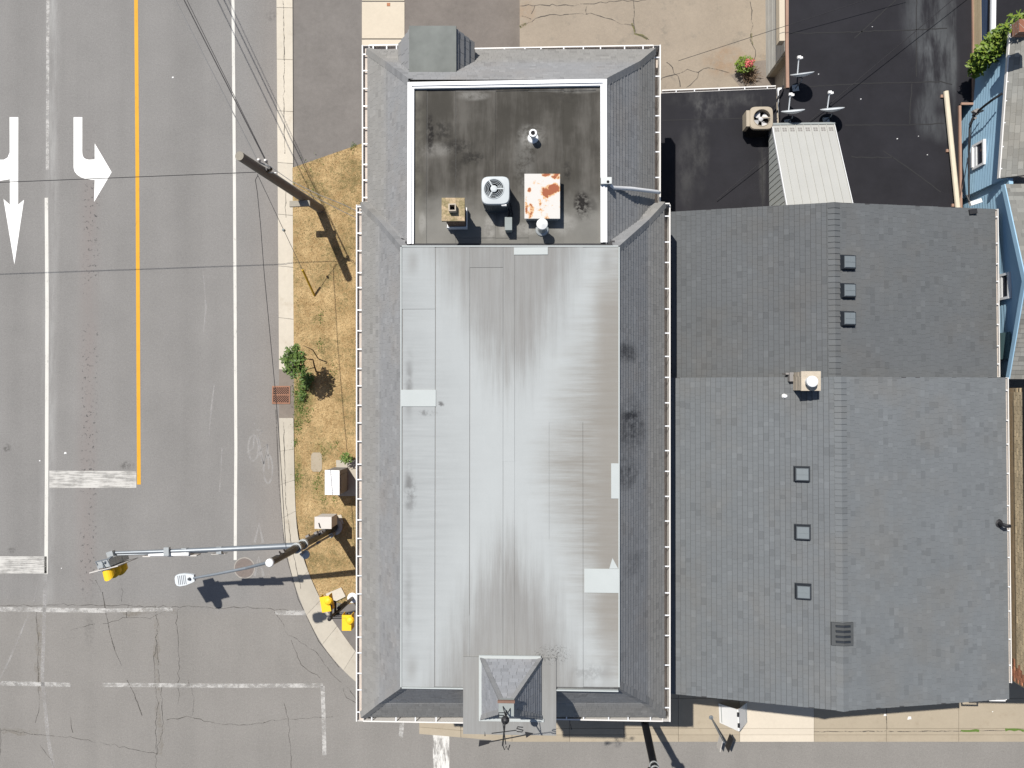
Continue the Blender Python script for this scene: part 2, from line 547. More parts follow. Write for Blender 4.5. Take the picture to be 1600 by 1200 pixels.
def membrane_main():
    m = Mat('grey_roof_membrane', 0.92, 0.1)
    a, b = P(628, 386, ZT), P(966, 1073, ZT)
    cx, cy, hx, hy = (a.x + b.x) / 2, (a.y + b.y) / 2, (b.x - a.x) / 2, (a.y - b.y) / 2
    nx, ny = (m.x - cx) / hx, (m.y - cy) / hy
    ax, ay = nx.abs(), ny.abs()
    wob = (m.noise(1.1, 4, 0.65) - 0.5) * 0.5
    sv = m.noise(5.5, 4, 0.7, (1, 0.055, 1))
    sv2 = m.noise(14, 3, 0.7, (1, 0.04, 1), 4)
    sh = m.noise(6.5, 4, 0.7, (0.07, 1, 1))
    sh2 = m.noise(17, 3, 0.7, (0.06, 1, 1), 7)
    f = 1.0 + (m.noise(70, 2, 0.7) - 0.5) * 0.10 + (m.noise(1.4, 4, 0.6) - 0.5) * 0.12 + (m.tint() - 0.5) * 0.05
    c = m.scale((0.322, 0.339, 0.340), f)
    # dirt washed along the two ends, streaked lengthwise
    d1 = (ay * 0.80 - ax - 0.05 + wob * 0.30 + (sv - 0.5) * 0.30).ss(-0.16, 0.34) * (ay + (sv - 0.5) * 0.5).ss(0.12, 0.62) * (0.86 + (sv - 0.5) * 0.6 + (sv2 - 0.5) * 0.35).clamp()
    c = m.mix(c, m.scale((0.178, 0.174, 0.166), f), d1 * 0.95)
    # warm dirt along the right edge, streaked across
    d2 = (nx - ay * 0.62 - 0.10 + wob * 0.3 + (sh - 0.5) * 0.35).ss(-0.05, 0.60) * (0.86 + (sh - 0.5) * 0.9 + (sh2 - 0.5) * 0.8).clamp()
    c = m.mix(c, m.scale((0.200, 0.192, 0.175), f), d2)
    edge = (nx + wob * 0.12).ss(0.74, 0.90) * ay.ss(0.93, 0.7)
    c = m.mix(c, m.scale((0.200, 0.188, 0.168), f), edge * 0.7)
    # thinner grey wash from the left edge
    d3 = (0.0 - nx - ay * 0.45 + wob * 0.25).ss(0.05, 0.85) * (0.42 + (sh - 0.5) * 0.8 + (sh2 - 0.5) * 0.6).clamp()
    c = m.mix(c, m.scale((0.205, 0.212, 0.212), f), d3 * 0.85)
    # darker puddle lines inside the left edge
    lo = (nx + wob * 0.06).bump(-0.93, 0.055) * (ny.bump(0.36, 0.22) + ny.bump(-0.10, 0.22) + ny.bump(-0.62, 0.3) * 0.6)
    c = m.mix(c, m.scale((0.15, 0.152, 0.15), f), lo * m.noise(3, 3).ss(0.25, 0.6) * 0.8)
    lo2 = (ax + wob * 0.1).bump(0.90, 0.09) * ay.bump(0.93, 0.09)
    c = m.mix(c, m.scale((0.19, 0.188, 0.18), f), lo2 * 0.5)
    # specks by the turret and clean overflow at the lower right
    sp = m.spots([(862, 1022, ZT, .55, .3, 1.0), (1010, 960, ZT, .1, .1, 0)]) * m.noise(22, 3, 0.8).ss(0.52, 0.62)
    c = m.mix(c, (0.06, 0.06, 0.058), sp * 0.8)
    st = m.spots([(688, 632, ZT, .12, .1, .9), (668, 645, ZT, .3, .1, .6), (920, 1050, ZT, .5, .25, .3), (642, 770, ZT, .2, .6, .4)]) * m.noise(6, 3, 0.7).ss(0.4, 0.6)
    c = m.mix(c, (0.10, 0.10, 0.10), st)
    m.color(c)
    m.relief(m.noise(60, 2), 0.15, 0.005)
    return m.m
M['membrane'] = membrane_main()

def membrane_rear():
    m = Mat('dark_roof_membrane', 0.9, 0.1)
    sv = m.noise(3.2, 4, 0.7, (1, 0.12, 1))
    f = 1.0 + (m.noise(70, 2, 0.7) - 0.5) * 0.2 + (m.noise(1.1, 5, 0.65) - 0.5) * 0.45 + (m.tint() - 0.5) * 0.10
    c = m.mix(m.scale((0.047, 0.044, 0.038), f), m.scale((0.088, 0.083, 0.074), f), (sv * 0.7 + m.noise(0.9, 4, 0.6, (1, 1, 1), 5) * 0.6).ss(0.55, 0.85))
    lowy = (m.y + (m.noise(1.5, 3) - 0.5) * 1.2).ss(P(0, 290, RZ).y, P(0, 362, RZ).y)
    c = m.mix(c, m.scale((0.170, 0.166, 0.152), f), lowy * 0.80)
    left = m.x.ss(P(672, 0, RZ).x, P(650, 0, RZ).x)
    c = m.mix(c, m.scale((0.15, 0.145, 0.12), f), left * 0.55 * m.noise(2, 4, 0.7).ss(0.3, 0.7))
    pale = m.spots([(832, 212, RZ, .45, .35, .45), (820, 255, RZ, .35, 1.2, .30), (765, 355, RZ, .2, .4, .9), (786, 352, RZ, .15, .35, .9), (822, 358, RZ, .55, .2, .8), (880, 350, RZ, .4, .35, .7), (740, 150, RZ, .5, .15, .5), (900, 140, RZ, .9, .12, .45), (660, 350, RZ, .12, .35, .6), (680, 235, RZ, .5, .25, .3)])
    c = m.mix(c, m.scale((0.24, 0.235, 0.22), f), pale * m.noise(4, 4, 0.75).ss(0.3, 0.62))
    dark = m.spots([(672, 208, RZ, .12, .65, 1.0), (690, 205, RZ, .35, .35, .7), (715, 230, RZ, .5, .25, .7), (738, 248, RZ, .4, .22, .8), (908, 317, RZ, .22, .35, 1.2), (915, 325, RZ, .35, .45, .5), (886, 268, RZ, .15, .3, .7), (712, 260, RZ, .2, .4, .4), (880, 150, RZ, .8, .5, .25)])
    c = m.mix(c, (0.018, 0.017, 0.016), dark * m.noise(6, 4, 0.75).ss(0.38, 0.6))
    m.color(c)
    m.relief(m.noise(50, 2), 0.15, 0.005)
    return m.m
M['membrane_rear'] = membrane_rear()

def black_roof():
    m = Mat('black_tar_roof', 0.7, 0.12)
    f = 1.0 + (m.noise(60, 2, 0.7) - 0.5) * 0.25 + (m.noise(0.8, 5, 0.65) - 0.5) * 0.9 + (m.noise(6, 3) - 0.5) * 0.15
    c = m.scale((0.0165, 0.0162, 0.0195), f)
    p0, p1 = P(1462, 0, 3.3), P(1478, 120, 3.3)
    st = m.spots([(1450, 20, 3.3, 1.0, 2.0, .8), (1465, 100, 3.3, .75, 1.6, 1.0), (1445, 180, 3.3, .4, .9, .7), (1470, 200, 3.3, .5, .6, .5), (1490, 60, 3.3, .12, 3.0, .6)])
    c = m.mix(c, m.scale((0.060, 0.064, 0.068), f), st * m.noise(2.2, 4, 0.7, (1, 0.2, 1)).ss(0.32, 0.62))
    st2 = m.spots([(1095, 215, 3.05, .35, 2.0, .8), (1120, 165, 3.3, .8, .5, .7), (1110, 150, 3.3, 1.6, .4, .5), (1180, 150, 3.3, .6, .3, .6), (1075, 260, 3.3, .4, 1.6, .5), (1195, 250, 3.3, .15, 2.0, .6)])
    c = m.mix(c, m.scale((0.058, 0.058, 0.058), f), st2 * m.noise(1.6, 5, 0.7, (1, 0.5, 1), 2).ss(0.35, 0.65))
    m.color(c)
    m.relief(m.noise(40, 2), 0.2, 0.006)
    return m.m
M['black_roof'] = black_roof()

M['white_trim'] = simple('white_aluminium_trim', (0.62, 0.63, 0.64), 0.45, 0.05, 2, 0.03, 60, 0.4)
M['gutter'] = simple('white_gutter_metal', (0.60, 0.585, 0.56), 0.5, 0.08, 2, 0.05, 60, 0.4)
M['gutter_dirty'] = simple('gutter_lining', (0.42, 0.37, 0.33), 0.7, 0.3, 3, 0.15, 40)
M['deck_dark'] = simple('dark_roof_felt', (0.05, 0.05, 0.052), 0.9)
M['fascia'] = simple('dark_fascia', (0.20, 0.19, 0.18), 0.7)
M['patch'] = simple('new_membrane_patch', (0.37, 0.395, 0.39), 0.8, 0.06, 2, 0.05, 60)
M['seam'] = simple('seam_sealant', (0.23, 0.23, 0.225), 0.9, 0.3, 6)
M['lead'] = simple('grey_flashing', (0.235, 0.255, 0.25), 0.7, 0.15, 2)
M['green_slab'] = simple('mossy_roof_slab', (0.138, 0.147, 0.138), 0.9, 0.5, 1.3, 0.1, 60)
M['moss_tin'] = M['lead']

def brick_mat(name, c1, c2, mortar, sx=0.21, sy=0.07):
    m = Mat(name, 0.9, 0.2)
    tc = m.nt.nodes.new('ShaderNodeCombineXYZ')
    m.nt.links.new((m.x + m.y).k, tc.inputs[0])
    m.nt.links.new(m.z.k, tc.inputs[1])
    b = m.nt.nodes.new('ShaderNodeTexBrick')
    m.nt.links.new(tc.outputs[0], b.inputs['Vector'])
    b.inputs['Color1'].default_value = (*c1, 1)
    b.inputs['Color2'].default_value = (*c2, 1)
    b.inputs['Mortar'].default_value = (*mortar, 1)
    b.inputs['Scale'].default_value = 1.0
    b.inputs['Brick Width'].default_value = sx
    b.inputs['Row Height'].default_value = sy
    b.inputs['Mortar Size'].default_value = 0.008
    m.color(m.scale(X(m.nt, b.outputs['Color']), 0.75 + m.noise(8, 3, 0.7) * 0.5))
    return m.m
M['brick'] = brick_mat('red_brick', (0.26, 0.12, 0.075), (0.20, 0.085, 0.055), (0.28, 0.25, 0.21))
M['tan_brick'] = brick_mat('tan_brick', (0.30, 0.215, 0.125), (0.25, 0.185, 0.11), (0.27, 0.22, 0.16))
M['rust_brick'] = simple('rust_brick', (0.30, 0.13, 0.075), 0.9, 0.25, 9, 0.1, 60, tint=0.25)
M['pale_brick'] = simple('pale_brick', (0.42, 0.34, 0.25), 0.9, 0.2, 9, 0.1, 60, tint=0.2)
M['mortar'] = simple('mortar', (0.26, 0.22, 0.17), 0.95)
M['dark_brick'] = simple('sooty_brick', (0.13, 0.085, 0.06), 0.9, 0.25, 9, 0.1, 60, tint=0.3)

def cap_stone():
    m = Mat('lichen_cap', 0.95, 0.15)
    f = 0.25 + m.noise(14, 5, 0.85) * 1.45
    m.color(m.scale(m.mix((0.20, 0.17, 0.09), (0.38, 0.29, 0.19), m.noise(3.5, 4, 0.7).ss(0.35, 0.65)), f))
    m.relief(m.noise(40, 3), 0.5, 0.01)
    return m.m
M['cap'] = cap_stone()

def rusty():
    m = Mat('rusty_white_metal', 0.6, 0.3)
    n = m.noise(2.6, 5, 0.68, (1, 1, 1), 2.4) * 1.1 - .05 + (m.noise(8, 4, 0.75) - 0.5) * 0.5
    sp = m.spots([(858, 298, RZ + .35, .28, .20, .34), (868, 293, RZ + .35, .18, .16, .34), (828, 329, RZ + .35, .13, .24, .38), (870, 275, RZ + .35, .2, .12, .3), (853, 273, RZ + .35, .14, .07, .34), (827, 297, RZ + .35, .08, .09, .36), (822, 320, RZ + .35, .05, .3, .3), (870, 322, RZ + .35, .2, .16, .16)])
    k = n * 0.95 - 0.15 + sp * 0.72
    c = m.mix((0.47, 0.455, 0.43), (0.47, 0.28, 0.13), k.ss(0.40, 0.50))
    c = m.mix(c, (0.225, 0.055, 0.015), k.ss(0.50, 0.54))
    m.color(c)
    return m.m
M['rusty'] = rusty()
M['rust'] = simple('rusted_iron', (0.30, 0.135, 0.075), 0.85, 0.3, 8, 0.2, 50)
M['grate_rust'] = simple('rusty_grate', (0.25, 0.13, 0.085), 0.85, 0.25, 10, 0.2, 50)
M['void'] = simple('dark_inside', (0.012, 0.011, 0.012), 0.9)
M['ac_white'] = simple('pale_casing', (0.37, 0.40, 0.41), 0.5, 0.06, 3, 0.03, 60, 0.4)
M['ac_grey'] = simple('grey_coil_fins', (0.085, 0.095, 0.10), 0.6)
M['ac_blade'] = simple('grey_fan_blade', (0.16, 0.18, 0.19), 0.5)
M['ac_beige'] = simple('beige_casing', (0.33, 0.285, 0.22), 0.6, 0.1, 3)
M['fan_pale'] = simple('pale_fan_blade', (0.46, 0.46, 0.46), 0.5)
M['galv'] = simple('galvanised_steel', (0.36, 0.38, 0.38), 0.4, 0.15, 6, 0.08, 40, 0.5, 0.35)
M['steel_dark'] = simple('weathered_mast_steel', (0.165, 0.185, 0.205), 0.45, 0.15, 4, 0.06, 40, 0.5, 0.3)
M['pvc'] = simple('white_pvc', (0.62, 0.63, 0.63), 0.5, 0.04)
M['box_grey'] = simple('grey_box_metal', (0.20, 0.225, 0.22), 0.6)
M['black'] = simple('black_paint', (0.014, 0.014, 0.016), 0.55, 0.2, 5, 0.1, 40, 0.4)
M['black_gloss'] = simple('black_pole_paint', (0.010, 0.010, 0.012), 0.35, 0.2, 5, 0.1, 40, 0.5)
M['yellow'] = simple('signal_yellow', (0.76, 0.46, 0.022), 0.5, 0.06, 3)
M['yellow2'] = simple('yellow_guard_plastic', (0.45, 0.29, 0.025), 0.6)
M['white'] = simple('white_enamel', (0.66, 0.66, 0.65), 0.5, 0.04, 3)
M['cabinet'] = simple('pale_cabinet', (0.49, 0.465, 0.435), 0.55, 0.05, 3)
M['lamp'] = simple('pale_lamp_casting', (0.50, 0.53, 0.55), 0.5, 0.05, 3)
M['lamp_dark'] = simple('dark_slot', (0.06, 0.065, 0.07), 0.6)
def wood_pole():
    m = Mat('weathered_pole_wood', 0.9, 0.15)
    f = 0.6 + m.noise(5, 4, 0.7, (6, 1, 1)) * 0.5 + m.noise(30, 3, 0.7) * 0.35
    m.color(m.scale((0.215, 0.198, 0.165), f))
    m.relief(m.noise(30, 3), 0.5, 0.01)
    return m.m
M['pole_wood'] = wood_pole()
M['plank'] = simple('grey_plank', (0.27, 0.25, 0.21), 0.9, 0.25, 3, 0.15, 40, st=(1, 6, 1))
M['cable'] = simple('black_cable', (0.022, 0.021, 0.024), 0.6)
M['cable_grey'] = simple('grey_wire', (0.14, 0.14, 0.14), 0.5)
M['insulator'] = simple('white_insulator', (0.55, 0.53, 0.50), 0.4)

M['shed_metal'] = simple('white_ribbed_metal', (0.335, 0.335, 0.315), 0.45, 0.06, 1.5, 0.03, 60, 0.4)
M['shed_wall'] = simple('pale_grey_siding', (0.36, 0.38, 0.37), 0.6, 0.06)
M['cream'] = simple('cream_cladding', (0.46, 0.40, 0.31), 0.7, 0.08, 2)
M['cream_dull'] = simple('weathered_cream_wall', (0.32, 0.285, 0.235), 0.8, 0.12, 2, st=(1, 1, 3))
M['white_siding'] = simple('off_white_siding', (0.42, 0.415, 0.385), 0.75, 0.18, 2.5, 0.06, 40)
M['pink_trim'] = simple('faded_brown_trim', (0.27, 0.17, 0.125), 0.7, 0.2, 2)
M['cream_pipe'] = simple('cream_pipe', (0.54, 0.48, 0.37), 0.6, 0.1, 3)
M['blue'] = simple('blue_siding', (0.26, 0.41, 0.53), 0.7, 0.10, 1.5, 0.05, 40)
M['blue_green'] = simple('teal_shutter', (0.09, 0.16, 0.17), 0.7, 0.10, 1.5)
M['tan_plank'] = simple('tan_plank', (0.42, 0.335, 0.215), 0.8, 0.2, 2, 0.1, 40, st=(1, 1, 1), tint=0.15)
M['shade_plank'] = simple('painted_eave_shade', (0.05, 0.075, 0.13), 0.7)  # shade under the coping put into the plank colour
M['soffit'] = simple('soffit', (0.30, 0.29, 0.27), 0.8)
def glass():
    m = Mat('dark_window_glass', 0.08, 0.6)
    m.color(m.scale((0.03, 0.033, 0.045), 0.8 + m.noise(3, 2) * 0.4))
    return m.m
M['glass'] = glass()
M['vent_dark'] = simple('black_vent_plastic', (0.020, 0.024, 0.030), 0.55)
M['vent_top'] = simple('grey_vent_hood', (0.135, 0.155, 0.165), 0.45, 0.08, 6, 0.05, 60, 0.4)
M['ridge_vent'] = simple('dark_ridge_ventilator', (0.062, 0.066, 0.068), 0.8, 0.15, 6)
M['chim_cream'] = simple('cream_chimney_stone', (0.40, 0.35, 0.28), 0.85, 0.25, 5, 0.15, 40)
M['copper'] = simple('rusty_cap_trim', (0.17, 0.10, 0.075), 0.7, 0.25, 8)
M['dark_bar'] = simple('dark_bar_surface', (0.03, 0.028, 0.036), 0.8)

# ================================================================== GROUND
def poly(pts, z):
    return [P(x, y, z) for (x, y) in pts]

def sheet(name, pts, z, mat, kind='structure', parent=None, dz=None):
    b = MB()
    pp = poly(pts, z)
    if dz:
        b.prism(pp, dz)
    else:
        a = sum(pp[i].x * pp[(i + 1) % len(pp)].y - pp[(i + 1) % len(pp)].x * pp[i].y for i in range(len(pp)))
        b.face(pp if a > 0 else pp[::-1])
    return b.build(name, mat, parent, kind=kind)

b = MB(); b.face([(-300, -300, -0.03), (300, -300, -0.03), (300, 300, -0.03), (-300, 300, -0.03)])
b.build('ground', M['far_ground'], kind='structure')
b = MB(); b.face([(-60, -40, 0), (40, -40, 0), (40, 40, 0), (-60, 40, 0)])
road = b.build('road', M['road'], kind='structure')

sheet('driveway', [(450, -200), (570, -200), (570, 230), (457, 262), (450, 262)], 0.004, M['drive'])
sheet('yard_pavement', [(628, -200), (815, -200), (815, 200), (628, 200)], 0.004, M['drive2'])
PZ = 0.8                                                # raised yard behind the buildings
pat = sheet('patio', [(812, -200), (1300, -200), (1300, 240), (812, 240)], PZ, M['patio'], dz=PZ + .02)
sheet('gutter_patch', [(436, 560), (459, 560), (461, 662), (436, 662)], 0.006, M['dirt'])
pth = bpy.data.objects.new('path', None); col.objects.link(pth); tag(pth, kind='structure')
for (y0, y1) in ((-130, -62), (-60, 1), (3, 60), (62, 130)):
    b = MB(); b.prism(poly([(565.5, y0), (632, y0), (632, y1), (565.5, y1)], 0.03), 0.05)
    b.build('paving_slab', M['path'], pth)

lawn = sheet('lawn', [(457, 262), (600, 212), (600, 1060), (556, 1022), (530, 985), (505, 945), (482, 893), (468, 840), (461, 790), (459, 560)], 0.07, M['lawn'])
sheet('corner_pavement', [(506, 948), (512, 940), (545, 944), (600, 940), (600, 1085), (556, 1028), (530, 989)], 0.085, M['drive'])

# kerbs: chains of kerb stones
def kerb(name, left, right, n, mat, h=0.12, wash=None):
    root = bpy.data.objects.new(name, None); col.objects.link(root); tag(root, kind='structure')
    def samp(pl, t):
        L = [0]
        for i in range(len(pl) - 1):
            L.append(L[-1] + math.dist(pl[i], pl[i + 1]))
        d = t * L[-1]
        for i in range(len(pl) - 1):
            if d <= L[i + 1] + 1e-6:
                k = (d - L[i]) / (L[i + 1] - L[i])
                return (pl[i][0] + (pl[i + 1][0] - pl[i][0]) * k, pl[i][1] + (pl[i + 1][1] - pl[i][1]) * k)
        return pl[-1]
    for i in range(n):
        sub = 4
        ts = [(i + 0.004 + (0.992) * j / sub) / n for j in range(sub + 1)]
        L = [samp(left, t) for t in ts]
        Rr = [samp(right, t) for t in ts]
        mid = [(a[0] * .42 + c[0] * .58, a[1] * .42 + c[1] * .58) for a, c in zip(L, Rr)]
        b = MB()
        # gutter pan: low and slightly dished; kerb proper stands above it
        b.prism([P(*q, 0.012) for q in L] + [P(*q, 0.012) for q in mid[::-1]], 0.03)
        b.prism([P(*q, h) for q in mid] + [P(*q, h) for q in Rr[::-1]], h + 0.02)
        b.build('kerb_stone', mat, root, tint=False)
    return root
def smooth(pl, n=8):
    out = []
    for i in range(len(pl) - 1):
        p0, p1, p2, p3 = pl[max(i - 1, 0)], pl[i], pl[i + 1], pl[min(i + 2, len(pl) - 1)]
        for j in range(n):
            t = j / n
            out.append(tuple(0.5 * (2 * p1[k] + (p2[k] - p0[k]) * t + (2 * p0[k] - 5 * p1[k] + 4 * p2[k] - p3[k]) * t * t + (3 * p1[k] - p0[k] - 3 * p2[k] + p3[k]) * t ** 3) for k in range(2)))
    out.append(tuple(pl[-1]))
    return out
kerb('kerb', [(431, -150), (432, 0), (434, 300), (436, 577)], [(456, -150), (457, 0), (458, 300), (459, 580)], 9, M['kerb'], 0.05)
kerb('kerb', smooth([(436, 653), (439, 780), (448, 862), (468, 935), (498, 998), (528, 1038), (562, 1070), (620, 1110)]),
     smooth([(458.5, 653), (461, 780), (467, 845), (483, 897), (507, 948), (532, 986), (566, 1030), (625, 1085)]), 10, M['kerb_worn'], 0.1)

# south sidewalk with slabs, strip and kerb
sw = bpy.data.objects.new('sidewalk', None); col.objects.link(sw); tag(sw, kind='structure')
xs = [655, 720, 800, 890, 975, 1060, 1156, 1272, 1385, 1498, 1612, 1730, 1850]
for i in range(len(xs) - 1):
    x0, x1 = xs[i] + 0.25, xs[i + 1] - 0.25
    mt = M['walk_new'] if i == 6 else M['walk']
    ramp = lambda x: 1138 - max(0, (800 - x)) * 0.085
    for (ya, yb, h) in ((1000, 1048, .12), (1048.5, 1091, .12), (1091.5, None, .12)):
        if yb is None:
            pl = [(x0, ya), (x1, ya), (x1, ramp(x1)), (x0, ramp(x0))]
        else:
            pl = [(x0, ya), (x1, ya), (x1, yb), (x0, yb)]
        b = MB(); b.prism(poly(pl, h), 0.14); b.build('paving_slab', mt, sw)
    b = MB(); b.prism(poly([(x0, ramp(x0) + .5), (x1, ramp(x1) + .5), (x1, ramp(x1) + 10), (x0, ramp(x0) + 10)], .115), 0.13)
    b.build('kerb_strip', mt, sw)
    b = MB(); b.prism(poly([(x0, ramp(x0) + 10.5), (x1, ramp(x1) + 10.5), (x1, ramp(x1) + 21), (x0, ramp(x0) + 21)], .09), 0.11)
    b.build('kerb_stone', mt, sw)

# --- road markings (children of the road)
def line(name, pts, w, mat, z=0.004):
    b = MB(); b.ribbon([P(x, y, z) for (x, y) in pts], w)
    return b.build(name, mat, road)
line('lane_line', [(75.5, -120), (75, 0), (74.5, 150), (74, 265)], .12, M['worn'])
line('lane_line', [(72.5, 309), (73.5, 480), (73, 700), (72, 897)], .135, M['white_line'])
line('lane_line', [(71, 900), (68.5, 990), (66, 1060), (76, 1160), (84, 1200), (95, 1260)], .14, M['ghost'])
line('edge_line', [(363.5, -120), (364, 0), (366, 240), (367.5, 500), (368.5, 700), (367.5, 875)], .115, M['white_line'])
line('centre_line', [(212, -120), (212.5, 0), (214.5, 250), (216, 560), (216.5, 650), (217, 757)], .145, M['yellow_line'])
for (x0, x1, y0, y1) in ((77, 213, 735.5, 762.5), (-80, 73, 869, 896.5)):
    b = MB(); b.face(poly([(x0, y1), (x1, y1 - .5), (x1, y0 + .5), (x0, y0)], 0.004)); b.build('stop_bar', M['bar'], road)
for pts, w in (([(-60, 952), (0, 952), (165, 954)], .17), ([(165, 954), (270, 952)], .14), ([(430, 957.5), (482, 957.5)], .17),
               ([(-60, 1067), (0, 1067.5), (110, 1070)], .16), ([(160, 1070), (300, 1071), (370, 1071.5), (505, 1071)], .15),
               ([(504, 1072), (506, 1130), (507, 1180)], .15), ([(629, 1122), (626, 1152)], .16)):
    line('crosswalk_line', pts, w, M['worn'])
b = MB(); b.face(poly([(676, 1145), (702, 1145), (702, 1290), (678, 1290)], 0.004)); b.build('ladder_bar', M['ladder'], road)

def arrow(name, loops):
    b = MB()
    for lp in loops:
        pp = poly(lp, 0.004)
        a = sum(pp[i].x * pp[(i + 1) % len(pp)].y - pp[(i + 1) % len(pp)].x * pp[i].y for i in range(len(pp)))
        b.face(pp if a > 0 else pp[::-1])
    return b.build(name, M['arrow'], road)
# turn arrow: shaft, curved corner, head
cur = [(115, 183), (115, 262)] + [(115 + 30 * (1 - math.cos(t)), 262 + 19 * math.sin(t)) for t in [0.3, 0.6, 0.9, 1.2, 1.5]] + [(148, 281)]
inn = [(148, 249), (140, 249.5)] + [(128.5 + 10 * (1 - math.cos(t)), 240 + 9.5 * math.sin(t)) for t in [1.2, 0.8, 0.4]] + [(128.5, 238), (128.5, 183)]
arrow('turn_arrow', [cur + inn, [(148, 224), (174.5, 269), (147, 315.5), (148, 281.5), (148, 248.5)]])
c2 = [(15, 183), (15, 241)] + [(15 - 13 * (1 - math.cos(t)), 241 + 9 * math.sin(t)) for t in [0.5, 1.0, 1.5]] + [(-60, 250), (-60, 282), (0, 282.5), (8, 281), (15.3, 280), (15.5, 316), (28, 309)] 
arrow('straight_turn_arrow', [[(15, 183), (28.5, 183), (28.3, 320), (15.5, 320)],
                              [(15, 238), (12, 246), (6, 249.5), (-60, 250), (-60, 283), (0, 282.5), (15, 280)],
                              [(5.5, 311), (15.5, 319.8), (28.3, 319.8), (37.5, 312), (22.5, 413)]])
# bike symbol, ghosted
b = MB()
def ell(cx, cy, rx, ry, a0=0, a1=6.283, n=22):
    return [(cx + rx * math.cos(a0 + (a1 - a0) * k / n), cy + ry * math.sin(a0 + (a1 - a0) * k / n)) for k in range(n + 1)]
for pl in (ell(419, 733, 7, 22), ell(396, 700, 8, 20), [(403, 680), (412, 725), (418, 694), (405, 706), (412, 725)], [(400, 672), (411, 674)], [(405, 681), (409, 672)], [(418, 694), (420, 733)]):
    b.ribbon([P(x, y, .004) for (x, y) in pl], .07)
for pl in ([(398, 848), (405, 818), (411, 848)], [(398, 900), (404, 870), (412, 900)]):
    b.ribbon([P(x, y, .004) for (x, y) in pl], .1)
M['bike'] = worn_paint('faded_bike_paint', (0.36, 0.35, 0.34), 0.2, 0.55, (.3, .3, 1), 0.5)
b.build('bike_symbol', M['bike'], road)
# pale scuffs
b = MB()
for pl in ([(335, 600), (330, 640), (327, 680)], [(347, 700), (345, 740), (343, 768)], [(60, 905), (53, 940)], [(45, 960), (32, 990), (15, 1030), (0, 1060)], [(318, 520), (322, 480), (318, 430)], [(398, 660), (396, 700), (385, 708)]):
    b.ribbon([P(x, y, .003) for (x, y) in pl], [.03] + [.07] * (len(pl) - 2) + [.03])
b.build('scuff_mark', M['ghost'], road)

# --- cracks
def jag(pts, amp=2.0, step=7):
    out = []
    for i in range(len(pts) - 1):
        (x0, y0), (x1, y1) = pts[i], pts[i + 1]
        L = math.hypot(x1 - x0, y1 - y0)
        n = max(1, int(L / step))
        for j in range(n):
            t = j / n
            out.append((x0 + (x1 - x0) * t + random.gauss(0, amp * .5), y0 + (y1 - y0) * t + random.gauss(0, amp * .5)))
    out.append(pts[-1])
    return out
def cracks(lst, w, mat, parent, z=0.003, name='crack', amp=2.0):
    b = MB()
    for pl in lst:
        jp = jag(pl, amp)
        b.ribbon([P(x, y, z) for (x, y) in jp], [w * random.uniform(.45, 1.3) for _ in jp])
    o = b.build(name, mat, parent, kind='stuff')
    return o
road_cracks = [
    [(243, 945), (246, 990), (240, 1040), (245, 1100), (243, 1160), (246, 1230)],
    [(245, 1000), (250, 1070), (255, 1130), (245, 1180)],
    [(0, 1140), (60, 1148), (110, 1152), (180, 1165), (245, 1178)],
    [(260, 1125), (300, 1120), (320, 1128), (380, 1134), (440, 1125), (520, 1120)],
    [(277, 950), (278, 1000), (279, 1060), (278, 1100)],
    [(293, 1062), (304, 1090), (300, 1118)],
    [(110, 1120), (114, 1145)], [(62, 1165), (75, 1180), (92, 1210)],
    [(57, 950), (60, 1030), (61, 1110), (55, 1130)],
    [(0, 946), (120, 945), (260, 948), (400, 950), (480, 955)],
    [(160, 975), (200, 965), (235, 966), (270, 948)], [(200, 945), (198, 965)],
    [(110, 985), (130, 978), (148, 975)], [(0, 1065), (40, 1070)],
    [(430, 955), (450, 990), (495, 1020), (520, 1055), (545, 1075), (560, 1100)],
    [(445, 1100), (452, 1140), (455, 1200)],
    [(0, 1138), (3, 1160), (0, 1190)], [(535, 1075), (540, 1090), (556, 1098)],
    [(500, 1060), (470, 1040), (455, 1000)], [(150, 905), (158, 925)], [(190, 940), (192, 925), (188, 910)],
]
cracks(road_cracks, .021, M['tar'], road)
cracks([[(160, 925), (165, 955), (172, 990), (180, 1018), (190, 1040)], [(198, 1062), (210, 1085), (222, 1118)]], .035, M['tar'], road, 0.0035, amp=.5)
cracks([[(243, 950), (246, 1000), (246, 1075), (247, 1110), (251, 1140), (249, 1180)], [(0, 1140), (60, 1145)], [(60, 960), (62, 1080)], [(190, 958), (275, 955)]], .22, M['crack_dust'], road, 0.0022, amp=4)
patio_cracks = [
    [(812, 42), (830, 32), (860, 24), (900, 21), (930, 22), (955, 30), (970, 37), (990, 40)],
    [(990, 0), (990, 40), (992, 52), (1005, 58), (1014, 62)], [(812, 8), (900, 8), (960, 3), (1010, 0)],
    [(1030, 128), (1042, 118), (1060, 115), (1075, 108), (1093, 112), (1106, 106), (1120, 108), (1140, 114)],
    [(1040, 95), (1050, 105), (1058, 120), (1063, 136)], [(1092, 112), (1090, 122), (1072, 137)],
    [(1172, 2), (1175, 40), (1173, 60), (1180, 78), (1178, 95)], [(828, 20), (836, 8)], [(917, 22), (917, 8)], [(815, 25), (830, 30)],
]
cracks(patio_cracks, .03, M['tar'], pat, PZ + .003)
cracks([[(812, 42), (822, 37)], [(990, 35), (991, 52), (1003, 58), (1012, 61)], [(1173, 50), (1176, 70)]], .10, M['moss'], pat, PZ + .002, amp=3)
cracks([[(1272, 1143), (1385, 1143), (1500, 1142), (1600, 1141)], [(1385, 1090), (1386, 1140)], [(890, 1120), (893, 1140)]], .03, M['tar'], sw, 0.122, amp=1)
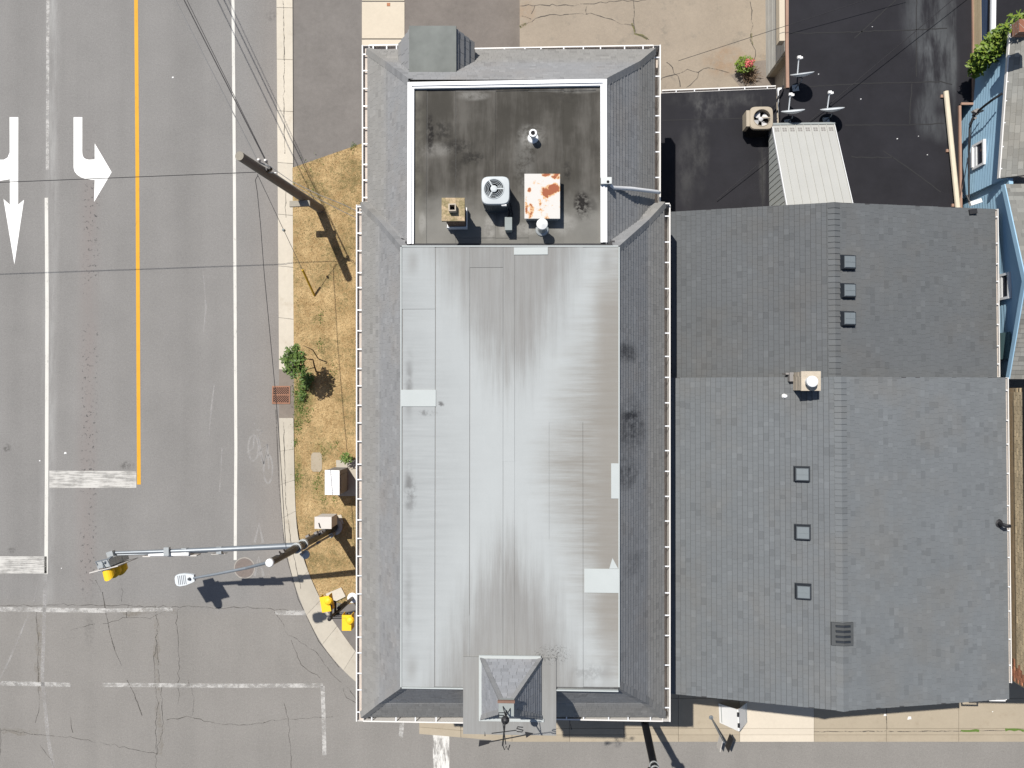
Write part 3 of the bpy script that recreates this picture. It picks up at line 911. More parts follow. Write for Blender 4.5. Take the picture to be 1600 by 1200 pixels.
cracks([[(1500, 1141), (1530, 1142)], [(1570, 1142), (1600, 1142)]], .09, M['weed'], sw, 0.124, 'weeds', amp=3)
cracks([[(443, 0), (444, 60), (444, 150), (445, 240)], [(447, 300), (447, 340)], [(443, 660), (446, 780), (455, 850), (470, 920)]], .03, M['tar'], road, 0.0135, 'kerb_joint', amp=1.0)
# pipe-trench seam lines along the gutter
line('gutter_seam', [(431, 640), (436, 760), (445, 860), (466, 936), (498, 1002), (530, 1043)], .03, M['tar'], 0.003)

# --- grass: short dry blades, a few green tufts
def blades(name, n, region, mat, hmin, hmax, wid, keep=None):
    b = MB()
    k = 0
    while k < n:
        px, py = region()
        if keep and not keep(px, py):
            continue
        p = P(px, py, 0.07)
        h = random.uniform(hmin, hmax)
        an = random.uniform(0, 6.283)
        d = Vector((math.cos(an), math.sin(an), 0))
        lean = Vector((random.gauss(0, .8), random.gauss(0, .8), 0)) * h
        w = wid * random.uniform(.6, 1.4)
        b.face([p - d * w, p + d * w, p + lean + Vector((0, 0, h))])
        k += 1
    return b
def in_lawn(px, py):
    if py < 262 - (px - 457) * .35: return False
    lim = 459 if py < 780 else 459 + ((py - 780) / 175.) ** 2 * 45
    return lim + 3 < px < 585 and py < 945
gb = blades('grass', 26000, lambda: (random.uniform(457, 585), random.uniform(212, 948)), M['blade'], .012, .04, .010, in_lawn)
gb.build('grass', M['blade'], kind='stuff', tint=True)
tufts = [(500, 495, 8, 60), (500, 536, 8, 60), (505, 705, 9, 60), (524, 698, 8, 40), (497, 752, 12, 90), (505, 782, 9, 60), (524, 780, 7, 40), (473, 600, 14, 300), (470, 630, 12, 260), (464, 665, 8, 130), (462, 690, 6, 90), (464, 745, 8, 110), (522, 580, 10, 70), (480, 650, 10, 90), (552, 229, 5, 60), (480, 270, 20, 60), (461, 610, 5, 60), (532, 940, 6, 50)]
b = MB()
for (cx, cy, r, n) in tufts:
    for _ in range(n):
        p = P(random.gauss(cx, r * .5), random.gauss(cy, r * .7), 0.07)
        h = random.uniform(.01, .05)
        an = random.uniform(0, 6.283); d = Vector((math.cos(an), math.sin(an), 0)) * random.uniform(.008, .02)
        lean = Vector((random.gauss(0, .9), random.gauss(0, .9), 0)) * h
        b.face([p - d, p + d, p + d * .5 + lean + Vector((0, 0, h)), p - d * .5 + lean + Vector((0, 0, h))])
b.build('weeds', M['weed'], kind='stuff', tint=True)

# ================================================================== SHINGLES AND GUTTERS
def frame_of(A, B, C, D):
    A, B, C, D = map(Vector, (A, B, C, D))
    n = (B - A).cross(D - A).normalized()
    if n.z < 0:
        A, B, C, D = B, A, D, C
        n = (B - A).cross(D - A).normalized()
    u = (B - A).normalized()
    v = n.cross(u)
    return A, B, C, D, u, v, n

def tabs(A, B, C, D, expo, wmin, wmax):
    A, B, C, D, u, v, n = frame_of(A, B, C, D)
    H = (D - A).dot(v)
    out = []
    k = 0
    L0, L1 = 0.0, (D - A).dot(u)
    R0, R1 = (B - A).dot(u), (C - A).dot(u)
    while k * expo < H - 0.01:
        v0 = k * expo
        v1 = min(v0 + expo, H)
        t0 = v0 / H
        lo, hi = L0 + (L1 - L0) * t0, R0 + (R1 - R0) * t0
        t1 = v1 / H
        lo1, hi1 = L0 + (L1 - L0) * t1, R0 + (R1 - R0) * t1
        x = min(lo, lo1) - random.uniform(0, wmax)
        while x < max(hi, hi1):
            w = random.uniform(wmin, wmax)
            a, c = x, x + w
            a0, c0 = max(a, lo), min(c, hi)
            a1, c1 = max(a, lo1), min(c, hi1)
            if c0 - a0 > 0.03 and c1 - a1 > 0.0:
                out.append((a0, c0, a1, c1, v0, v1))
            x += w
        k += 1
    return (A, u, v, n), out

def put_tab(b, fr, t, thick=0.009, gap=0.003, lift=0.003, slot=0.0):
    A, u, v, n = fr
    a0, c0, a1, c1, v0, v1 = t
    v1 = v1 - slot
    q = lambda uu, vv, h: A + u * uu + v * vv + n * h
    th = thick * random.uniform(.9, 1.1)
    vs = [q(a0 + gap, v0, lift + th), q(c0 - gap, v0, lift + th), q(c1 - gap, v1, lift), q(a1 + gap, v1, lift),
          q(a0 + gap, v0, 0), q(c0 - gap, v0, 0)]
    b.raw(vs, [(0, 1, 2, 3), (4, 5, 1, 0), (4, 0, 3), (1, 5, 2)])

_unit = {}
def single_tab(expo, mat, thick=0.011):
    key = (round(expo, 4), mat.name)
    if key not in _unit:
        me = bpy.data.meshes.new('shingle')
        e, t = expo, thick
        f = e - .007
        vs = [(0, 0, .003 + t), (1, 0, .003 + t), (1, f, .003), (0, f, .003), (0, 0, 0), (1, 0, 0), (1, f, 0), (0, f, 0)]
        me.from_pydata(vs, [], [(0, 1, 2, 3), (4, 5, 1, 0), (5, 6, 2, 1), (7, 4, 0, 3), (6, 7, 3, 2), (7, 6, 5, 4)])
        me.materials.append(mat)
        _unit[key] = me
    return _unit[key]

def put_single(fr, t, expo, mat, parent, gap=0.0012, name='shingle'):
    A, u, v, n = fr
    a0, c0, a1, c1, v0, v1 = t
    o = bpy.data.objects.new(name, single_tab(expo, mat))
    col.objects.link(o)
    o.parent = parent
    p = A + u * (a0 + gap) + v * v0 - world_off(parent)
    m = Matrix(((u.x, v.x, n.x, p.x), (u.y, v.y, n.y, p.y), (u.z, v.z, n.z, p.z), (0, 0, 0, 1)))
    o.matrix_local = m @ Matrix.Diagonal((c0 - a0 - 2 * gap, 1, 1, 1))
    return o

def caps(p0, p1, d0, d1, expo, hw, mat, parent, name, t=0.02):
    """row of bent cap shingles from p0 (low end) to p1; d0, d1 = unit vectors down either slope"""
    p0, p1 = Vector(p0), Vector(p1)
    ax = (p1 - p0).normalized()
    L = (p1 - p0).length
    n = max(1, int(L / expo))
    e = L / n
    up = -(d0 + d1).normalized()
    if up.z < 0: up = -up
    A = [d0 * hw + up * t * .5, d0 * hw * .35 + up * t * 1.2 + d0 * 0, up * (t * 1.6), d1 * hw * .35 + up * t * 1.2, d1 * hw + up * t * .5]
    vs = []
    for (k, lift) in ((0, .020), (1, .0)):
        for q in A: vs.append(ax * (k * e) + q + up * lift)
    for q in A: vs.append(q - up * .012)
    fs = [(i, i + 1, i + 6, i + 5) for i in range(4)] + [(10 + i, 11 + i, 1 + i, i) for i in range(4)]
    me = bpy.data.meshes.new(name)
    me.from_pydata([tuple(q) for q in vs], [], fs)
    me.materials.append(mat)
    for i in range(n):
        o = bpy.data.objects.new(name, me)
        col.objects.link(o)
        o.parent = parent
        o.location = p0 + ax * (i * e) - world_off(parent)
    return n

_brk = {}
def gutter(parent, p0, p1, out, ticks, w=0.16, d=0.11, rim=0.030, mat=None):
    p0, p1, out = Vector(p0), Vector(p1), Vector(out).normalized()
    ax = p1 - p0
    up = Vector((0, 0, 1))
    mat = mat or M['gutter']
    b = MB()
    b.obox(p0 + out * (w - .014) - up * d, ax, out * .014, up * (d - .012))              # front
    b.obox(p0 + out * (w - rim) - up * .012, ax, out * (rim + .004), up * .02)           # rolled rim
    b.obox(p0 - up * (d - .0), ax, out * .012, up * (d - .002))                          # back
    e = ax.normalized()
    for q in (p0, p1 - e * .012):
        b.obox(q + out * .012 - up * (d - .014), e * .012, out * (w - .026), up * (d - .03))
    g = b.build('gutter', mat, parent)
    bb = MB(); bb.obox(p0 + out * .012 - up * d, ax, out * (w - .026), up * .014)
    bb.build('gutter_floor', M['gutter_dirty'], g)
    L = ax.length
    for t in ticks:
        bb = MB()
        bb.obox(p0 + e * (L * t - .016) + out * .012 - up * .012, e * .032, out * (w - rim - .013), up * .016)
        bb.build('gutter_bracket', M['white_trim'], g)
    return g
def even(n, j=0.15):
    return [min(.985, max(.015, (i + .5 + random.uniform(-j, j)) / n)) for i in range(n)]

# ================================================================== MANSARD BUILDING
mb_root = thing('mansard_building', 'long grey building with flat membrane roof, shingled mansard sides and small turret', 'building', P(800, 640, 0))
def rect(x0, y0, x1, y1, z):  # SW, SE, NE, NW
    return [P(x0, y1, z), P(x1, y1, z), P(x1, y0, z), P(x0, y0, z)]
EAVE = rect(566, 318, 1037, 1119, ZE)
KINK = rect(594, 346, 1011, 1097, ZK)
FLAT = rect(628, 386, 966, 1073, ZT)
def square_up(q):
    x0 = (q[0].x + q[3].x) / 2; x1 = (q[1].x + q[2].x) / 2
    return q
# bodies
def walls(parent, q, inset, z0, z1, mat, name='wall'):
    c = sum(q, Vector()) / 4
    b = MB()
    pts = []
    for p in q:
        s = Vector((math.copysign(inset, c.x - p.x), math.copysign(inset, c.y - p.y), 0))
        pts.append(Vector((p.x + s.x, p.y + s.y, z1)))
    b.prism(pts, z1 - z0)
    return b.build(name, mat, parent)
walls(mb_root, EAVE, 0.30, 0.0, ZE - .16, M['brick'])
b = MB(); b.prism([Vector((p.x, p.y, ZE - .02)) for p in EAVE], .14); b.build('soffit', M['soffit'], mb_root)
b = MB(); b.frustum(EAVE, KINK, cap=False); b.frustum(KINK, FLAT, cap=False)
b.build('roof_deck', M['deck_dark'], mb_root)
# rear section
REAR_E = rect(575, 78, 1022, 420, RE)
REAR_K = rect(604, 98, 998, 420, RK)
REAR_T = rect(640, 125, 946, 420, RT)
b = MB()
for lo, hi in ((REAR_E, REAR_K), (REAR_K, REAR_T)):
    for i in (1, 2, 3):
        j = (i + 1) % 4
        b.face([lo[i], lo[j], hi[j], hi[i]])
b.build('rear_roof_deck', M['deck_dark'], mb_root)
q = [Vector(p) for p in REAR_E]; q[0].y = q[1].y = EAVE[2].y - .3
walls(mb_root, q, 0.4, 0.0, RE - .14, M['brick'], 'rear_wall')
b = MB(); b.prism([Vector((p.x, p.y, RE - .02)) for p in q], .14); b.build('soffit', M['soffit'], mb_root)

def slope_shingles(quads, expo, wmin, wmax, mat, parent, skip=None):
    b = MB()
    for (A, B, C, D) in quads:
        fr, tt = tabs(A, B, C, D, expo, wmin, wmax)
        for t in tt:
            if skip:
                c = fr[0] + fr[1] * (t[0] + t[1]) / 2 + fr[2] * (t[4] + t[5]) / 2
                if skip(c): continue
            put_tab(b, fr, t, .018, .0012, .003, .011)
    return b.build('roof_shingles', mat, parent, kind='stuff', tint=True)
quads = []
for lo, hi in ((EAVE, KINK), (KINK, FLAT)):
    for i in (0, 1, 2, 3):
        j = (i + 1) % 4
        quads.append((lo[i], lo[j], hi[j], hi[i]))
tow0, tow1 = P(724, 1073, ZT), P(869, 1148, ZT)
def in_tower(c): return tow0.x + .05 < c.x < tow1.x - .05 and c.y < tow0.y + .1
def under_rear(c):
    return c.y > FLAT[2].y and REAR_T[0].x - .2 < c.x < REAR_T[1].x + .2
slope_shingles(quads, .150, .09, .20, M['slate'], mb_root, lambda c: in_tower(c) and c.y < FLAT[0].y or under_rear(c))
quads = []
for lo, hi in ((REAR_E, REAR_K), (REAR_K, REAR_T)):
    for i in (1, 2, 3):
        j = (i + 1) % 4
        quads.append((lo[i], lo[j], hi[j], hi[i]))
def inside_main(c):
    return c.y < FLAT[2].y - .1 or (c.y < EAVE[2].y - .9 and abs(c.x - (EAVE[0].x + EAVE[1].x) / 2) < 2.2)
slope_shingles(quads, .150, .09, .20, M['slate'], mb_root, inside_main)
# hip caps
def hip(lo, hi, cx, cy, parent=mb_root, expo=.17, hw=.15):
    sx = 1 if lo.x > cx else -1
    sy = 1 if lo.y > cy else -1
    dx, dy, dz = abs(lo.x - hi.x), abs(lo.y - hi.y), hi.z - lo.z
    # directions down the two slopes, square to the hip line
    ax = (hi - lo).normalized()
    d0 = Vector((sx * dx, 0, -dz)).normalized(); d0 = (d0 - ax * d0.dot(ax)).normalized()
    d1 = Vector((0, sy * dy, -dz)).normalized(); d1 = (d1 - ax * d1.dot(ax)).normalized()
    # keep the cap on the surfaces: the side reaches along each face
    nx = Vector((sx * dz, 0, dx)).normalized(); ny = Vector((0, sy * dz, dy)).normalized()
    e0 = ax.cross(nx); e0 = e0 if e0.dot(Vector((0, -sy, 0))) > 0 else -e0
    e1 = ax.cross(ny); e1 = e1 if e1.dot(Vector((-sx, 0, 0))) > 0 else -e1
    caps(lo, hi, e0.normalized(), e1.normalized(), expo * 1.25, hw, M['slate'], parent, 'hip_shingle', .03)
mc = sum(EAVE, Vector()) / 4
for i in range(4):
    hip(EAVE[i], KINK[i], mc.x, mc.y)
    hip(KINK[i], FLAT[i], mc.x, mc.y)
for i in (2, 3):
    hip(REAR_E[i], REAR_K[i], mc.x, mc.y)
    hip(REAR_K[i], REAR_T[i], mc.x, mc.y)

# main membrane sheets
def sheet_part(name, x0, y0, x1, y1, z, mat, parent, th=.012, g=.0012):
    a, c = P(x0, y1, z), P(x1, y0, z)
    b = MB()
    b.obox((a.x + g, a.y + g, z - th), (c.x - a.x - 2 * g, 0, 0), (0, c.y - a.y - 2 * g, 0), (0, 0, th))
    return b.build(name, mat, parent)
cols_ = [(628, 680, [386, 483, 1073]), (680, 734, [386, 961, 1073]), (734, 786, [386, 418, 1032]), (786, 804, [386, 721, 1032]),
         (804, 858, [386, 842, 1032]), (858, 911, [386, 660, 1073]), (911, 966, [386, 1073])]
b = MB(); b.prism([Vector((p.x + (-.0), p.y, ZT - .001)) for p in FLAT], .06); b.build('roof_base', M['seam'], mb_root)
for ci, (x0, x1, ys) in enumerate(cols_):
    for k in range(len(ys) - 1):
        sheet_part('membrane_sheet', x0, ys[k], x1, ys[k + 1], ZT + .014 + .0015 * ((ci + k) % 2), M['membrane'], mb_root)
# metal edge round the flat roof
b = MB()
f0, f1, f2, f3 = [Vector((p.x, p.y, ZT)) for p in FLAT]
for (a, c, o) in ((f1, f2, Vector((1, 0, 0))), (f3, f0, Vector((-1, 0, 0))), (f2, f3, Vector((0, 1, 0)))):
    b.obox(a - Vector((0, 0, .06)) + o * .002, c - a, o * .03, Vector((0, 0, .09)))
for (xa, xb) in ((f0.x, tow0.x), (tow1.x, f1.x)):
    b.obox((xa, f0.y - .032, ZT - .06), (xb - xa, 0, 0), (0, .03, 0), (0, 0, .088))
b.build('roof_edge_trim', M['patch'], mb_root)
# light patches
for (x0, y0, x1, y1) in ((803, 386, 856, 398), (627, 609, 681, 635), (955, 724, 967, 779), (913, 889, 967, 926), (934, 870, 966, 890)):
    if x0 == 934:
        a = [P(957, 872, ZT + .03), P(966, 888.5, ZT + .03), P(952, 888.5, ZT + .03)]
        bb = MB(); bb.prism(a, .01); bb.build('roof_patch', M['patch'], mb_root)
    else:
        sheet_part('roof_patch', x0, y0, x1, y1, ZT + .032, M['patch'], mb_root, .012, 0)
# rear flat roof: base, sheets and white parapet trim
bx0, by1, bx1, by0 = 641, 128, 944, 384
a, c = P(bx0, by0, RZ), P(bx1, by1, RZ)
bb = MB(); bb.obox((a.x, a.y - .3, RZ - .1), (c.x - a.x, 0, 0), (0, c.y - a.y + .3, 0), (0, 0, .09)); bb.build('rear_roof_base', M['seam'], mb_root)
rx = [644, 667, 712, 774, 826, 881, 931, 941]
for i in range(len(rx) - 1):
    ys = [132, 142, 384] if i not in (2, 3) else [132, 142, 372, 384]
    for k in range(len(ys) - 1):
        sheet_part('membrane_sheet', rx[i], ys[k], rx[i + 1], ys[k + 1], RZ + .004 + .003 * ((i + k) % 2), M['membrane_rear'], mb_root)
b = MB()
o1 = [P(636, 384, RT + .05), P(949, 384, RT + .05), P(949, 122.5, RT + .05), P(636, 122.5, RT + .05)]
def bar(p, q, wv, h, hh):
    b.obox(p - Vector((0, 0, h)), q - p, wv, Vector((0, 0, hh)))
wt = .16
up = Vector((0, 0, 1))
x0, x1, y0, y1 = o1[0].x, o1[1].x, o1[0].y + .05, o1[2].y
b.obox((x0, y0, RT - .1), (wt, 0, 0), (0, y1 - y0, 0), (0, 0, .13))
b.obox((x1 - wt, y0, RT - .1), (wt, 0, 0), (0, y1 - y0, 0), (0, 0, .13))
b.obox((x0 + wt, y1 - wt, RT - .1), (x1 - x0 - 2 * wt, 0, 0), (0, wt, 0), (0, 0, .13))
for (ox, oy, sx, sy) in ((x0 + .055, y0, .05, y1 - y0 - .055), (x1 - .105, y0, .05, y1 - y0 - .055)):
    b.obox((ox, oy, RT + .0305), (sx, 0, 0), (0, sy, 0), (0, 0, .03))
b.obox((x0 + .055, y1 - .105, RT + .031), (x1 - x0 - .11, 0, 0), (0, .05, 0), (0, 0, .03))
b.build('parapet_trim', M['white_trim'], mb_root)

# gutters of the building
W_ = .20
DROP = .12
E0, E1, E2, E3 = [Vector((p.x, p.y, ZE - DROP)) for p in EAVE]
gutter(mb_root, E3 + Vector((0, .0, 0)), E0 - Vector((0, W_, 0)), (-1, 0, 0), even(27), W_, .11)
gutter(mb_root, E1 - Vector((0, W_, 0)), E2, (1, 0, 0), even(22), W_, .45)  # east and south troughs made deeper so their floors stay in shade
gutter(mb_root, E0, Vector((tow0.x * 1.0, E0.y, ZE - DROP)), (0, -1, 0), even(5), W_, .45)
gutter(mb_root, Vector((tow1.x, E1.y, ZE - DROP)), E1, (0, -1, 0), even(5), W_, .45)
Q1, Q2, Q3, Q0 = [Vector((p.x, p.y, RE - DROP)) for p in (REAR_E[1], REAR_E[2], REAR_E[3], REAR_E[0])]
Q1.y = Q0.y = E2.y + .02
gutter(mb_root, Q1, Q2 + Vector((0, W_, 0)), (1, 0, 0), even(8), W_, .45)
gutter(mb_root, Q3 + Vector((0, W_, 0)), Q0, (-1, 0, 0), even(9), W_, .11)
d0, d1 = P(624, 60, 7).x, P(738, 60, 7).x
gutter(mb_root, Q3, Vector((P(626, 72, RE).x, Q3.y, RE - DROP)), (0, 1, 0), even(3), W_, .11)
gutter(mb_root, Vector((P(737, 72, RE).x, Q2.y, RE - DROP)), Q2, (0, 1, 0), even(9), W_, .11)
# small white fascia returns at the jog
b = MB()
b.obox((Q1.x + .02, E2.y - .02, ZE - .1), (E2.x - Q1.x + .14, 0, 0), (0, .03, 0), (0, 0, .12))
b.obox((E3.x - .14, E2.y - .02, ZE - .1), (Q0.x - E3.x + .12, 0, 0), (0, .03, 0), (0, 0, .12))
b.build('eave_return', M['gutter'], mb_root)

# rear dormer with flat slab
D1 = rect(641, 42, 711, 112, 8.05)
D0 = [P(624, 112, 7.2), P(740, 112, 7.2), P(740, 56, 7.2), P(624, 56, 7.2)]
D0[2].y = D0[3].y = D1[2].y + .02
D0[0].y = D0[1].y = D1[0].y - .3
b = MB(); b.frustum(D0, [p - Vector((0, 0, .06)) for p in D1]); dm = b.build('dormer', M['slate'], mb_root)
low = [p.copy() for p in D0]
bb = MB(); bb.prism([p - Vector((0, 0, .0)) for p in [D0[0], D0[1], D0[2], D0[3]]], .75); bb.build('dormer_wall', M['cream'], dm)
bb = MB(); bb.prism([p + Vector((sx * .03, sy * .03, 0)) for p, sx, sy in zip(D1, (-1, 1, 1, -1), (-1, -1, 1, 1))], .06); bb.build('dormer_slab', M['green_slab'], dm)
bb = MB()
for (A, B, C, D) in ((D0[3], D0[0], D1[0], D1[3]), (D0[1], D0[2], D1[2], D1[1])):
    fr, tt = tabs(A, B, C - Vector((0, 0, .06)), D - Vector((0, 0, .06)), .26, .2, .5)
    for t in tt: put_tab(bb, fr, t, .03, .004, .003, .02)
bb.build('dormer_shingles', M['slate'], dm, kind='stuff', tint=True)

# turret: platform, pyramid, cap
tz = ZT + .05
b = MB(); b.prism([Vector((tow0.x, tow1.y, tz - .002)), Vector((tow1.x, tow1.y, tz - .002)), Vector((tow1.x, P(0, 1016, tz).y, tz - .002)), Vector((tow0.x, P(0, 1016, tz).y, tz - .002))], .06)
tur = b.build('turret', M['membrane'], mb_root)
b = MB(); b.obox((tow0.x + .06, tow1.y + .06, ZE - .6), (tow1.x - tow0.x - .12, 0, 0), (0, tow0.y - tow1.y + .2, 0), (0, 0, ZT - ZE + .58)); b.build('turret_wall', M['cream'], tur)
pb = [P(753, 1121, tz), P(845, 1121, tz), P(845, 1029, tz), P(753, 1029, tz)]
CZ = 10.3
cb = [P(779, 1121, CZ), P(803, 1121, CZ), P(803, 1097, CZ), P(779, 1097, CZ)]
pc = sum(cb, Vector()) / 4
b = MB(); b.frustum([p + Vector((0, 0, .03)) for p in pb], [Vector((pc.x + (p.x - pc.x) * .8, pc.y + (p.y - pc.y) * .8, CZ - .18)) for p in cb]); b.build('pyramid_deck', M['fascia'], tur)
pt = [Vector((pc.x + (p.x - pc.x) * .8, pc.y + (p.y - pc.y) * .8, CZ - .18)) for p in cb]
bb = MB()
for i in range(4):
    j = (i + 1) % 4
    fr, tt = tabs(pb[i] + up * .03, pb[j] + up * .03, pt[j], pt[i], .115, .15, .24)
    for t in tt: put_tab(bb, fr, t, .012)
bb.build('pyramid_shingles', M['turret_shingle'], tur, kind='stuff', tint=True)
pcx = sum(pb, Vector()) / 4
for i in range(4):
    hip(pb[i] + up * .03, pt[i], pcx.x, pcx.y, tur, .13, .085)
b = MB()
w = .07
X0, X1, Y0, Y1 = pb[0].x, pb[1].x, pb[0].y, pb[2].y
b.obox((X0 - w, Y0, tz), (w, 0, 0), (0, Y1 - Y0 + w, 0), (0, 0, .05))
b.obox((X0, Y1, tz), (X1 - X0, 0, 0), (0, w, 0), (0, 0, .05))
b.obox((X0 - w, Y0 - w, tz), (X1 - X0 + 2 * w, 0, 0), (0, w, 0), (0, 0, .04))
b.build('pyramid_kerb', M['patch'], tur)
b = MB(); b.frustum([p - up * .2 for p in cb], cb); cap_o = b.build('turret_cap', M['lead'], tur)
b = MB(); b.obox((cb[3].x - .02, cb[3].y - .01, CZ - .03), (cb[2].x - cb[3].x + .04, 0, 0), (0, .05, 0), (0, 0, .06)); b.build('cap_rim', M['copper'], tur)
# moss dots and flashing seams on the platform
b = MB()
b.obox((X0 - w + .02, Y1 - .02, tz + .05), (.18, 0, 0), (0, .02, 0), (0, 0, .004))
b.build('flashing_seam', M['seam'], tur)

# weather vane: a thing of its own on the turret cap
vx, vy = pc.x, pc.y - .02
vz = CZ
vane = thing('weather_vane', 'black iron weather vane with ball, letters and arrow on the turret cap', 'weather vane', (vx, vy, vz))
b = MB(); b.tube([(vx, vy, vz), (vx, vy, CZ + 1.55)], .016, 8); b.tube([(vx - .07, vy + .09, vz), (vx, vy, vz + .3)], .012, 6); b.tube([(vx + .09, vy + .05, vz), (vx, vy, vz + .3)], .012, 6); b.build('mast', M['black'], vane)
b = MB(); b.lathe((vx, vy, CZ + .45), [(.002, -.09), (.05, -.075), (.082, -.035), (.09, 0), (.082, .035), (.05, .075), (.002, .09)], 16); b.build('ball', M['black'], vane, smooth=True)
az = CZ + .98
glyph = {'W': [[(-.05, .07), (-.025, -.05), (0, .04), (.025, -.05), (.05, .07)]], 'E': [[(.05, .07), (-.04, .07), (-.04, -.05), (.05, -.05)], [(-.04, .01), (.03, .01)]],
         'N': [[(-.045, -.05), (-.045, .07), (.045, -.05), (.045, .07)]], 'S': [[(.045, .06), (-.03, .07), (-.045, .03), (.045, -.01), (.03, -.05), (-.045, -.04)]]}
ar = R(8)
for ch, an in (('W', -90), ('N', 180), ('E', 90), ('S', 0)):
    a = R(an) + ar
    d = Vector((math.cos(a), math.sin(a), 0))
    tip = Vector((vx, vy, az)) + d * .26
    b = MB(); b.tube([(vx, vy, az), tip], .010, 6); arm = b.build('arm', M['black'], vane)
    b = MB()
    for st in glyph[ch]:
        b.tube([tip + Vector((gx * 1.5, gy * 1.1, gy * .5)) + d * .07 for gx, gy in st], .011, 6)
    b.build('letter', M['black'], arm)
b = MB()
a = R(12)
d = Vector((math.cos(a), math.sin(a), 0))
c0 = Vector((vx, vy, CZ + 1.3))
b.tube([c0 - d * .45, c0 + d * .5], .012, 6)
s_ = Vector((-d.y, d.x, 0))
b.prism([c0 + d * .62, c0 + d * .46 + s_ * .06, c0 + d * .46 - s_ * .06], .012)
b.prism([c0 - d * .25 + s_ * .02, c0 - d * .48 + s_ * .07, c0 - d * .52 - s_ * .05, c0 - d * .30 - s_ * .03], .012)
b.build('arrow', M['black'], vane)

# chimney (part), pipes, downspout
zc = RZ + 1.0
cp = [P(690, 345, zc), P(726, 345, zc), P(726, 309, zc), P(690, 309, zc)]
b = MB(); b.frustum([Vector((p.x, p.y, zc - .09)) for p in cp], cp)
cc = sum(cp, Vector()) / 4
chim_w = cp[1].x - cp[0].x
b2 = MB()
hw = chim_w / 2 - .06
z = RZ + .0
for lay in range(13):
    zz = RZ + lay * .077
    n = 2 + lay % 2
    for side in range(4):
        for k in range(n):
            u0, u1 = -hw + 2 * hw * k / n + .006, -hw + 2 * hw * (k + 1) / n - .006
            dd = hw + .004 * random.uniform(-1, 1)
            if side == 0: b2.obox((cc.x + u0, cc.y - dd, zz), (u1 - u0, 0, 0), (0, .09, 0), (0, 0, .066))
            if side == 1: b2.obox((cc.x + u0, cc.y + dd - .09, zz), (u1 - u0, 0, 0), (0, .09, 0), (0, 0, .066))
            if side == 2: b2.obox((cc.x - dd, cc.y + u0, zz), (.09, 0, 0), (0, u1 - u0, 0), (0, 0, .066))
            if side == 3: b2.obox((cc.x + dd - .09, cc.y + u0, zz), (.09, 0, 0), (0, u1 - u0, 0), (0, 0, .066))
chim = b2.build('chimney', M['dark_brick'], mb_root, tint=True)
b3 = MB(); b3.box((cc.x, cc.y, (RZ + zc - .09) / 2), (2 * hw - .05, 2 * hw - .05, zc - RZ - .1)); b3.build('chimney_core', M['mortar'], chim)
b.build('chimney_cap', M['cap'], chim)
b3 = MB()
fx, fy = P(707, 325, zc + .1).x, P(707, 325, zc + .1).y
for (ox, oy, sx, sy) in ((-.085, -.085, .17, .025), (-.085, .06, .17, .025), (-.085, -.06, .025, .12), (.06, -.06, .025, .12)):
    b3.obox((fx + ox, fy + oy, zc), (sx, 0, 0), (0, sy, 0), (0, 0, .17))
b3.build('flue', M['chim_cream'], chim)
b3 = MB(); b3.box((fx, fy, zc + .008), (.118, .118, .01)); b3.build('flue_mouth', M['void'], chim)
b3 = MB()
fw = hw + .035
b3.obox((cc.x - fw, cc.y - fw, RZ + .01), (2 * fw, 0, 0), (0, .02, 0), (0, 0, .22))
b3.obox((cc.x + fw - .02, cc.y - fw + .02, RZ + .01), (.02, 0, 0), (0, 2 * fw - .02, 0), (0, 0, .22))
b3.obox((cc.x - fw, cc.y - fw + .02, RZ + .01), (.02, 0, 0), (0, 2 * fw - .02, 0), (0, 0, .16))
b3.build('flashing', M['white_trim'], chim)

p = P(833, 216, RZ)
b = MB(); b.lathe(p, [(.14, 0), (.12, .03), (.055, .05), (.055, .26), (.095, .265), (.095, .36), (.055, .365), (.05, .33)], 20); vp = b.build('vent_pipe', M['pvc'], mb_root, smooth=False)
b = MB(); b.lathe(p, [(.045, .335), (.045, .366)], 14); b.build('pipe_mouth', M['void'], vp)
p = P(847, 359, RZ)
b = MB(); b.lathe(p, [(.17, 0), (.16, .05), (.11, .08), (.085, .22), (.085, .40), (.11, .41), (.11, .47), (.07, .48)], 20); fl = b.build('flue_pipe', M['galv'], mb_root)
b = MB(); b.lathe(p, [(.06, .48), (.06, .56), (.14, .57), (.13, .60), (.02, .66)], 16); b.build('flue_cap', M['white'], fl)
# scupper and downspout on the right rear slope
pa, pb_, pcn = P(950, 285, RZ + .02), P(985, 297, 7.75), P(1027, 301, 6.62)
b = MB(); b.tube([pa, pa + Vector((.14, -.06, -.25)), pb_ + up * .12, pcn + up * .06, pcn + Vector((.05, 0, -.02))], .05, 8); dsp = b.build('downspout', M['white_trim'], mb_root, smooth=True)
b = MB(); b.box(P(947, 283, RT + .09), (.26, .16, .12)); b.build('scupper_box', M['galv'], dsp)
b = MB(); b.lathe(P(950, 284, RT + .151), [(.035, 0), (.035, .006)], 12); b.build('scupper_hole', M['void'], dsp)
# dark bar below the front eave
b = MB(); a0, a1 = P(685, 1125, 5.4), P(722, 1131, 5.4)
b.obox((a0.x, a1.y, 5.0), (a1.x - a0.x, 0, 0), (0, .5, 0), (0, 0, .25)); b.build('dark_bar', M['dark_bar'], mb_root)

# ------------------------------------------------------------------ things on the rear flat roof
def rsq(cx, cy, h, r, n=48):
    """rounded square outline, half size h, corner radius r"""
    out = []
    for k in range(n):
        a = 2 * math.pi * (k + .5) / n
        c, s = math.cos(a), math.sin(a)
        e = 5.0 if r > .1 else 9.0
        q = (abs(c) ** e + abs(s) ** e) ** (-1 / e)
        out.append((cx + c * q * h, cy + s * q * h))
    return out

